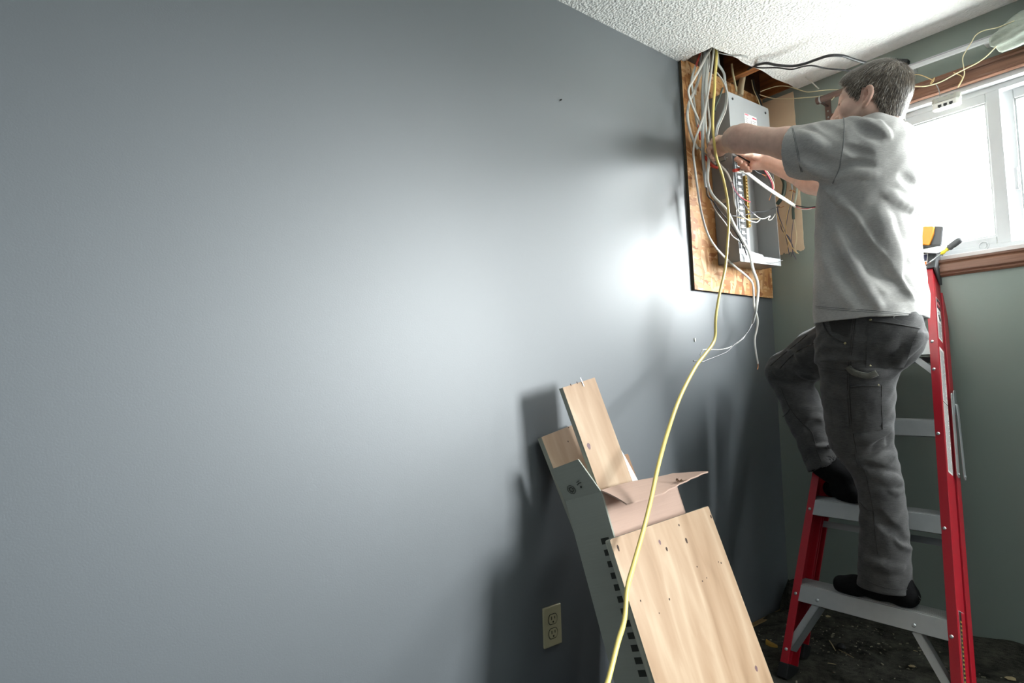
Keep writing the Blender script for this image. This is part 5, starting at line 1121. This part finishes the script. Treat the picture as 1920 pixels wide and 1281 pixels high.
# --- T-shirt
T = Field((-0.83, -0.87, 1.13), (-0.24, -0.30, 1.83), 0.0033)
TR = [(603, 1528, 1736, -.487, .176), (585, 1526, 1737, -.487, .178), (560, 1526, 1736, -.49, .178), (530, 1527, 1732, -.492, .176), (500, 1528, 1727, -.497, .174), (470, 1529, 1723, -.50, .172), (450, 1530, 1723, -.505, .172), (420, 1531, 1725, -.51, .176), (400, 1531, 1728, -.515, .180), (375, 1533, 1734, -.52, .186), (350, 1537, 1737, -.525, .190), (325, 1545, 1737, -.53, .192), (300, 1556, 1735, -.535, .190), (280, 1568, 1734, -.54, .182), (262, 1582, 1727, -.545, .168), (247, 1598, 1716, -.55, .146), (236, 1612, 1704, -.555, .118), (228, 1626, 1694, -.56, .094)]
trg = [ring(*r) for r in TR]; T.loft(trg, k=0.02, p=2.5)
dA = unit(EL-SL); cuff = at(1486, 281, 0, -.690)
T.chain([SL+np.array((0.014, -0.004, -0.004)), SL*0.6+cuff*0.4+(0, 0, 0.0), cuff+dA*0.02], [0.078, 0.073, 0.071], 0.03)
T.cap(at(1560, 300, 0, -.66), at(1505, 303, 0, -.675), 0.058, 0.056, 0.03)
T.cap(SL+np.array((0.03, -0.01, 0.022)), nb+np.array((-0.045, 0.0, 0.012)), 0.056, 0.050, 0.04)
T.cap(SR, SR+np.array((-0.12, 0, 0.012)), 0.075, 0.058, 0.04)
dR = unit(ER-SR); T.cap(SR, SR+dR*0.14, 0.075, 0.072, 0.03)
# folds: ridges (+) and creases (-)
def fold(F, pix, r=0.012, k=0.02, sink=0.6, op='add'):
    P = F.hits(pix, -r*(sink+0.12) if op == 'add' else r*(sink+0.42), 4); m = len(P); rr = r*(0.35+0.65*np.sin(np.linspace(0.25, 2.9, m))); F.chain(list(P), list(rr), k, op)
fold(T, [(1551, 350), (1566, 367), (1586, 391), (1606, 417), (1624, 449), (1644, 473), (1662, 496), (1680, 519), (1698, 543), (1714, 560)], 0.014, 0.012, 0.30)
fold(T, [(1575, 400), (1596, 430), (1615, 462), (1640, 492), (1668, 525), (1690, 552)], 0.018, 0.028, 0.40, 'sub')
fold(T, [(1572, 432), (1590, 478), (1611, 516), (1633, 552), (1651, 578)], 0.011, 0.016, 0.35)
fold(T, [(1548, 440), (1566, 490), (1590, 535), (1612, 570)], 0.013, 0.024, 0.6, 'sub')
fold(T, [(1545, 470), (1560, 515), (1584, 548), (1604, 575)], 0.011, 0.022, 0.5)
fold(T, [(1652, 395), (1661, 432), (1671, 458), (1680, 485), (1678, 508)], 0.016, 0.03, 0.55)
fold(T, [(1656, 563), (1680, 557), (1706, 556)], 0.010, 0.016, 0.6, 'sub')
fold(T, [(1646, 229), (1656, 241), (1668, 256)], 0.006, 0.014, 0.6); fold(T, [(1590, 221), (1615, 226), (1637, 237), (1656, 250)], 0.006, 0.018, 0.7); fold(T, [(1606, 236), (1630, 246), (1650, 262)], 0.008, 0.018, 0.75, 'sub')
fold(T, [(1504, 236), (1526, 249), (1552, 262)], 0.011, 0.018, 0.6, 'sub'); fold(T, [(1500, 248), (1524, 262), (1550, 276)], 0.011, 0.02, 0.5); fold(T, [(1529, 229), (1556, 243), (1576, 256)], 0.010, 0.018, 0.6, 'sub')
fold(T, [(1585, 276), (1606, 284), (1632, 290)], 0.006, 0.016, 0.62, 'sub'); fold(T, [(1572, 322), (1590, 312), (1612, 308), (1630, 312)], 0.008, 0.020, 0.62, 'sub'); fold(T, [(1570, 334), (1600, 322), (1640, 326)], 0.007, 0.02, 0.6)
fold(T, [(1536, 338), (1550, 347), (1562, 358)], 0.012, 0.014, 0.5, 'sub'); fold(T, [(1500, 300), (1526, 318), (1556, 330)], 0.012, 0.02, 0.5); fold(T, [(1500, 286), (1530, 300), (1566, 306)], 0.010, 0.02, 0.6, 'sub')
fold(T, [(1690, 330), (1716, 350), (1736, 366)], 0.010, 0.02, 0.6, 'sub'); fold(T, [(1660, 360), (1700, 385), (1730, 396)], 0.010, 0.02, 0.5)
X, Y, Z = (T.ax[i].astype(np.float32) for i in range(3)); X = X[:, None, None]; Y = Y[None, :, None]; Z = Z[None, None, :]
T.f += 0.0011*np.sin(41*X+23*Z+3*np.sin(17*Y+9*Z))*np.sin(37*Y-29*Z+2*np.sin(21*X))+0.0008*np.sin(90*Z+31*Y+3*np.sin(33*X))
sur_T = Field.__new__(Field); sur_T.__dict__.update(T.__dict__); sur_T.f = T.f.copy()
# openings: hem, sleeves and collar are hollow
hz_ = [(z-0.004, x, y, a-0.011, b-0.011) for z, x, y, a, b in trg[:2]]; hz_ = [(trg[0][0]-0.05, *hz_[0][1:])]+hz_
T.loft(hz_, k=0, op='sub', p=2.5)
T.half(cuff+dA*0.0, dA+np.array((0, 0, -0.10))) if False else None
e = cuff; nA_ = unit(dA+np.array((0.0, 0.0, -0.16)))
w_ = T.win(e-0.16, e+0.16); sl, X, Y, Z = w_; D = (X-e[0])*nA_[0]+(Y-e[1])*nA_[1]+(Z-e[2])*nA_[2]; near = X < -0.58
T.f[sl] = np.where(near & (Y > e[1]-0.05), np.maximum(T.f[sl], D), T.f[sl])
T.cap(cuff-dA*0.055, cuff+dA*0.06, 0.060, 0.066, 0.0, 'sub'); T.cap(at(1505, 303, 0, -.675)-dA*0.01, at(1490, 303, 0, -.675)+dA*0.05, 0.047, 0.050, 0.0, 'sub')
eR = SR+dR*0.19; w_ = T.win(eR-0.12, eR+0.12); sl, X, Y, Z = w_; D = (X-eR[0])*dR[0]+(Y-eR[1])*dR[1]+(Z-eR[2])*dR[2]; T.f[sl] = np.where(X > -0.45, np.maximum(T.f[sl], D), T.f[sl]); T.cap(eR-dR*0.03, eR+dR*0.08, 0.064, 0.068, 0, 'sub')
T.cap(nb+np.array((0, 0.0, 0.012)), hd(-0.03, 0, -0.05), 0.069, 0.069, 0.004, 'sub')
tme, _ = T.mesh('t_shirt'); M_SHIRT = cloth_mat('heather_grey_jersey', '949290', 'c1bfbb', 800, 0.9, 0.25, 9)
shirt = wear('t_shirt', tme, M_SHIRT)
# collar rib, cuff and hem stitching, armhole seam
def seam(F, pix, r, name, m, par, off=0.0, n=5): return wear(name, MB().tube(F.hits(pix, off, n), r, 6), m, par, smooth=True)
M_THREAD = cloth_mat('grey_thread', '6f706f', '8c8d8c', 900); M_RIB = cloth_mat('ribbed_collar', '767886', '9b9ca6', 900)
seam(sur_T, [(1582, 221), (1583, 241), (1581.5, 270), (1577, 298), (1573, 318), (1562, 344)], 0.0016, 'armhole_seam', M_THREAD, shirt, 0.0011)
for dx in (7, 9.5): seam(sur_T, [(1478+dx, 240), (1483+dx, 262), (1488+dx, 288), (1495+dx, 322)], 0.0010, 'cuff_stitching', M_THREAD, shirt, 0.0011)
for dy in (0, 3.4): seam(sur_T, [(1530, 574+dy), (1560, 577+dy), (1600, 580+dy), (1640, 582.5+dy), (1680, 586+dy), (1715, 589+dy), (1735, 592+dy)], 0.0010, 'hem_stitching', M_THREAD, shirt, 0.0011)
cpl = [nb+np.array((0, 0, 0.022))+0.0700*(unit((1, 0, 0))*math.cos(t_)+unit((0, 0.93, 0.36))*math.sin(t_)) for t_ in np.linspace(0, 2*math.pi, 40)]
cpl = [p+np.array((0, 0, -0.010)) for p in cpl]
wear('collar', MB().tube(cpl, 0.0055, 8, r2=0.010, cap=False), M_RIB, shirt, smooth=True)
wear('loose_thread', MB().tube(spline([sur_T.hit(1678, 591, 0.003)+d for d in (np.zeros(3), np.array((-0.01, 0.002, -0.008)), np.array((-0.012, -0.012, -0.018)), np.array((-0.008, -0.032, -0.020)))], 6), 0.0006, 5), M_THREAD, shirt)

# --- work trousers
Q = Field((-0.74, -0.86, 0.30), (-0.16, -0.08, 1.26), 0.0038)
hip = [(598, 1532, 1728, -.478, .165), (620, 1532, 1727, -.478, .168), (640, 1533, 1722, -.478, .168), (660, 1534, 1708, -.48, .166), (675, 1535, 1694, -.485, .16)]
Q.loft([ring(*r) for r in hip], k=0.03, p=2.5)
leg = [(640, 1533, 1722, -.535, .098), (665, 1534, 1702, -.535, .098), (690, 1535, 1684, -.533, .096), (720, 1537, 1678, -.53, .092), (760, 1541, 1677, -.525, .088), (800, 1547, 1675, -.52, .083), (830, 1553, 1674, -.517, .079), (850, 1562, 1678, -.515, .077), (870, 1578, 1685, -.513, .075), (890, 1597, 1691, -.51, .073), (920, 1607, 1696, -.508, .071), (960, 1611, 1701, -.505, .070), (1000, 1612, 1705, -.503, .070), (1040, 1609, 1708, -.50, .070), (1080, 1607, 1711, -.50, .071), (1120, 1606, 1717, -.50, .072), (1160, 1606, 1720, -.50, .073)]
lrg = [ring(*r) for r in leg]; Q.loft(lrg, k=0.035, p=2.2)
KR = at(1476, 697, 0, -.355); HR = np.array((-0.385, -0.50, 1.135)); AR = at(1545, 872, 0, -.375)
Q.chain([HR, HR*0.45+KR*0.55+(0, 0, 0.004), KR], [0.100, 0.084, 0.073], 0.03); Q.chain([KR, KR*0.5+AR*0.5+(0, -0.006, 0), AR], [0.071, 0.066, 0.059], 0.025)
Q.ell(at(1680, 630, 0, -.53), (0.080, 0.074, 0.095), None, 0.045)
fq = lambda pix, r=0.012, k=0.02, sink=0.55, op='add': fold(Q, pix, r, k, sink, op)
# under the seat, behind the knee, shin creases
fq([(1700, 668), (1686, 690), (1660, 704), (1630, 706)], 0.010, 0.018, 0.7, 'sub'); fq([(1728, 640), (1706, 652), (1690, 668), (1686, 684)], 0.011, 0.02, 0.5); fq([(1712, 630), (1692, 640), (1684, 662)], 0.011, 0.018, 0.6, 'sub')
fq([(1605, 690), (1640, 700), (1676, 700)], 0.012, 0.02, 0.5)
fq([(1672, 800), (1650, 815), (1625, 822), (1606, 820)], 0.012, 0.02, 0.5); fq([(1672, 818), (1655, 832), (1640, 846)], 0.010, 0.018, 0.6, 'sub'); fq([(1655, 822), (1648, 834), (1641, 845)], 0.009, 0.014, 0.4)
fq([(1677, 842), (1655, 850), (1630, 858), (1610, 862)], 0.012, 0.016, 0.6, 'sub'); fq([(1680, 850), (1655, 860), (1630, 868), (1612, 872)], 0.013, 0.018, 0.45); fq([(1688, 888), (1660, 888), (1636, 878), (1618, 870)], 0.012, 0.018, 0.6, 'sub'); fq([(1690, 902), (1668, 898), (1645, 890)], 0.012, 0.02, 0.5)
fq([(1696, 918), (1680, 924), (1668, 918)], 0.007, 0.012, 0.5); fq([(1682, 1014), (1694, 1024), (1708, 1028)], 0.008, 0.014, 0.4); fq([(1684, 1006), (1696, 1016), (1708, 1018)], 0.008, 0.014, 0.6, 'sub')
fq([(1560, 700), (1575, 760), (1590, 820)], 0.014, 0.03, 0.7, 'sub'); fq([(1540, 660), (1560, 664), (1585, 660)], 0.009, 0.018, 0.6, 'sub')
fq([(1640, 960), (1660, 985), (1690, 1000)], 0.009, 0.02, 0.6, 'sub'); fq([(1625, 1050), (1655, 1062), (1690, 1066)], 0.009, 0.02, 0.5)
# right leg: crease under the bent knee and pulls over the shin
fq([(1445, 706), (1470, 718), (1500, 724), (1534, 726)], 0.014, 0.016, 0.5, 'sub'); fq([(1450, 696), (1466, 704), (1480, 706)], 0.009, 0.014, 0.6, 'sub'); fq([(1500, 700), (1520, 706), (1534, 707)], 0.010, 0.018, 0.5)
fq([(1542, 785), (1525, 782), (1510, 790)], 0.010, 0.014, 0.4); fq([(1540, 798), (1524, 796), (1512, 806)], 0.009, 0.014, 0.6, 'sub'); fq([(1560, 838), (1545, 838), (1528, 840)], 0.008, 0.014, 0.5); fq([(1480, 650), (1495, 655), (1505, 664)], 0.008, 0.014, 0.6, 'sub'); fq([(1466, 664), (1482, 668), (1492, 676)], 0.008, 0.014, 0.6, 'sub')
X, Y, Z = (Q.ax[i].astype(np.float32) for i in range(3)); X = X[:, None, None]; Y = Y[None, :, None]; Z = Z[None, None, :]
Q.f += 0.0014*np.sin(31*X+47*Z+3*np.sin(19*Y+7*Z))*np.sin(27*Y-33*Z+2*np.sin(17*X))+0.0009*np.sin(120*Z+41*Y+4*np.sin(29*X))
sur_Q = Field.__new__(Field); sur_Q.__dict__.update(Q.__dict__); sur_Q.f = Q.f.copy()
# cut the hems and hollow them
h1 = at(1608, 1090, 0, -.50); h2 = at(1717, 1116, 0, -.50); hm = (h1+h2)/2; hd_ = unit(h2-h1); hn = np.cross(hd_, (1, 0, 0)); hn = hn if hn[2] < 0 else -hn
w_ = Q.win(hm-0.14, hm+0.14); sl, X, Y, Z = w_; Q.f[sl] = np.maximum(Q.f[sl], (X-hm[0])*hn[0]+(Y-hm[1])*hn[1]+(Z-hm[2])*hn[2])
Q.loft([(z-0.012, x, y, a-0.010, b-0.010) for z, x, y, a, b in lrg[-3:]], k=0, op='sub', p=2.2)
dS = unit(AR-KR); eS = AR+dS*0.012; w_ = Q.win(eS-0.11, eS+0.11); sl, X, Y, Z = w_; Q.f[sl] = np.where(X > -0.455, np.maximum(Q.f[sl], (X-eS[0])*dS[0]+(Y-eS[1])*dS[1]+(Z-eS[2])*dS[2]), Q.f[sl])
Q.cap(AR-dS*0.05, AR+dS*0.08, 0.054, 0.056, 0, 'sub')
qme, _ = Q.mesh('trousers'); M_PANT = cloth_mat('charcoal_canvas', '333334', '545352', 700, 0.92, 0.35, 22)
pants = wear('trousers', qme, M_PANT)
M_STITCH = cloth_mat('charcoal_seam', '282726', '3b3a39', 900); M_POCK = cloth_mat('charcoal_pocket_canvas', '2d2d2e', '4b4a49', 700, 0.92, 0.35, 22); M_RIVET = mat('brass_rivet', 'a39a78', 0.3, metal=0.9)
sq = lambda pix, r=0.0019, nm='seam', off=0.0011: seam(sur_Q, pix, r, nm, M_STITCH, pants, off)
def patch(name, outline, off=0.0032, m=M_POCK, par=pants):
    """a pocket lying on the cloth: outline given as four corner pixels, followed over the surface"""
    a, b, c, d = [np.array(k, float) for k in outline]; nu, nv = 12, 12; top = []; bot = []
    for i in range(nu+1):
        for j in range(nv+1):
            u, v = i/nu, j/nv; p = a*(1-u)*(1-v)+b*u*(1-v)+c*u*v+d*(1-u)*v; h = sur_Q.hit(*p, 0.0); g = sur_Q.grad(h); top.append(h+g*off); bot.append(h-g*0.002)
    k = len(top); fs = []
    for i in range(nu):
        for j in range(nv):
            q = i*(nv+1)+j; fs += [(q, q+1, q+nv+2, q+nv+1), (k+q, k+q+nv+1, k+q+nv+2, k+q+1)]
    for i in range(nu):
        for j in (0, nv):
            q = i*(nv+1)+j; r_ = q+nv+1; fs.append((q, r_, k+r_, k+q))
    for j in range(nv):
        for i in (0, nu):
            q = i*(nv+1)+j; r_ = q+1; fs.append((q, r_, k+r_, k+q))
    return wear(name, MB().add(top+bot, fs), m, par, smooth=True, ang=0.7)
def stud(px, py, par): return wear('rivet', MB().dome(sur_Q.hit(px, py, 0.002), sur_Q.grad(sur_Q.hit(px, py)), 0.0042, 0.0028, 10), M_RIVET, par, smooth=True)
bpk = patch('back_pocket', [(1627, 600), (1723, 614), (1694, 688), (1624, 690)]); stud(1632, 600, bpk); stud(1631, 686, bpk)
wear('pocket_band', MB().tube(sur_Q.hits([(1630, 603), (1660, 606), (1692, 611), (1723, 617)], 0.003), 0.0028, 6), M_STITCH, bpk, smooth=True)
tpk = patch('leg_pocket', [(1594, 722), (1651, 720), (1653, 806), (1600, 814)]); stud(1646, 722, tpk)
wear('pocket_band', MB().tube(sur_Q.hits([(1596, 726), (1622, 724), (1650, 724)], 0.003), 0.0024, 6), M_STITCH, tpk, smooth=True)
wear('pocket_edge', MB().tube(sur_Q.hits([(1652, 722), (1652, 760), (1654, 806)], 0.0025), 0.0018, 6), M_STITCH, tpk, smooth=True)
lp = sur_Q.hits([(1592, 686), (1600, 694), (1614, 700), (1630, 702), (1642, 698)], 0.008, 5); wear('hammer_loop', MB().tube(lp, 0.0095, 8, r2=0.003, flat_dir=(0, 0.3, 1)), cloth_mat('worn_loop_canvas', '43423c', '63615a', 700), pants, smooth=True)
fp = sur_Q.hits([(1541, 592), (1546, 612), (1556, 628), (1572, 638), (1585, 643)], 0.001, 5); fpo = wear('front_pocket_edge', MB().tube(fp, 0.0030, 6), M_STITCH, pants, smooth=True); stud(1585, 644, fpo)
patch('front_pocket_bag', [(1552, 590), (1600, 592), (1592, 634), (1560, 622)], 0.0020, M_STITCH)
sq([(1604, 598), (1600, 640), (1594, 690), (1593, 740), (1598, 800), (1604, 836), (1606, 850)], 0.0018); sq([(1600, 598), (1596, 640), (1590, 690), (1589, 740), (1594, 800)], 0.0010)
sq([(1604, 850), (1606, 866), (1614, 878)], 0.0016); sq([(1622, 882), (1628, 910), (1636, 950), (1640, 990), (1646, 1040)], 0.0014); sq([(1534, 688), (1560, 692), (1592, 696)], 0.0012); sq([(1535, 694), (1560, 698), (1591, 702)], 0.0010)
sq([(1612, 940), (1624, 955), (1637, 958)], 0.0013)
sq([(1662, 608), (1660, 612)], 0.0008)
sq([(1445, 686), (1470, 664), (1498, 642), (1514, 628)], 0.0014); sq([(1462, 692), (1480, 672), (1500, 656), (1526, 644)], 0.0014); sq([(1446, 694), (1452, 704), (1456, 712)], 0.0012)
sq([(1462, 720), (1478, 760), (1500, 790), (1522, 810), (1530, 840), (1540, 866)], 0.0014); sq([(1468, 782), (1476, 775), (1482, 766)], 0.0013)
sq([(1620, 1086), (1640, 1096), (1668, 1104), (1700, 1106), (1714, 1104)], 0.0013, 'hem_stitching'); sq([(1524, 884), (1540, 876), (1560, 866), (1572, 858)], 0.0013, 'hem_stitching')
fr = MB(); e_ = sur_Q.hit(1712, 1112, 0.001)
for k in range(14):
    d = np.array((rng.normal()*0.3, -0.4+rng.normal()*0.4, -1.0))*0.022*(0.4+rng.random()); s0 = e_+np.array((rng.normal()*0.004, rng.normal()*0.006, 0.002)); fr.tube(spline([s0, s0+d*0.5+rng.normal(size=3)*0.003, s0+d], 4), 0.0005, 4)
wear('frayed_threads', fr, M_THREAD, pants)

# --- socks
M_SOCK = cloth_mat('black_knit_sock', '070708', '121213', 500, 0.95, 0.4, 30, 0.0)
S1 = Field((-0.60, -0.72, 0.24), (-0.40, -0.38, 0.50), 0.0032); zt = 0.289
S1.cap((-.500, -.632, zt+.032), (-.500, -.595, zt+.150), 0.034, 0.040, 0.02); S1.ell((-.500, -.636, zt+.030), (0.034, 0.036, 0.031), None, 0.01)
S1.chain([(-.500, -.630, zt+.034), (-.503, -.560, zt+.036), (-.505, -.490, zt+.028), (-.505, -.450, zt+.023)], [0.034, 0.034, 0.027, 0.022], 0.02); S1.cap((-.522, -.500, zt+.022), (-.520, -.452, zt+.019), 0.022, 0.018, 0.015); S1.cap((-.485, -.500, zt+.024), (-.488, -.440, zt+.021), 0.024, 0.020, 0.015)
S1.half((0, 0, zt), (0, 0, -1)); m1, _ = S1.mesh('sock'); so1 = wear('sock', m1, M_SOCK)
S2 = Field((-0.50, -0.60, 0.52), (-0.22, -0.26, 0.80), 0.0034); zt = 0.5585; An = at(1590, 905, 0, -.385); fd = unit((0.62, 0.78, 0)); An[2] = zt+0.075
S2.chain([(An[0], An[1], zt+.04), An, An*0.4+AR*0.6, AR], [0.036, 0.038, 0.042, 0.046], 0.02)
ft = lambda a, z: np.array((An[0]+fd[0]*a, An[1]+fd[1]*a, zt+z))
S2.chain([ft(-0.030, .032), ft(0.03, .034), ft(0.10, .027), ft(0.14, .021)], [0.033, 0.034, 0.028, 0.020], 0.02); S2.half((0, 0, zt), (0, 0, -1)); m2, _ = S2.mesh('sock'); wear('sock', m2, M_SOCK)
cable_tail = cable('dark cable pinched in the closed hand, slanting down over the breaker clips', [(1376, 286), (1388, 294), (1400, 301), (1412, 309), (1424, 317)], 1, [-.150, -.158, -.165, -.170], 0.0030, M_KCAB)
# ------------------------------------------------------------------ origins at the base of each thing
def settle_origins():
    for o in list(SC.objects):
        if o.parent is None and o.type == 'MESH' and o.matrix_world == Matrix.Identity(4) and o.get('kind') != 'structure':
            n = len(o.data.vertices); a = np.empty(n*3); o.data.vertices.foreach_get('co', a); a = a.reshape(-1, 3)
            c = np.array(((a[:, 0].min()+a[:, 0].max())/2, (a[:, 1].min()+a[:, 1].max())/2, a[:, 2].min()))
            o.data.transform(Matrix.Translation(-V(c))); o.location = V(c)
            for ch in o.children: ch.matrix_parent_inverse = Matrix.Translation(-V(c))
settle_origins()
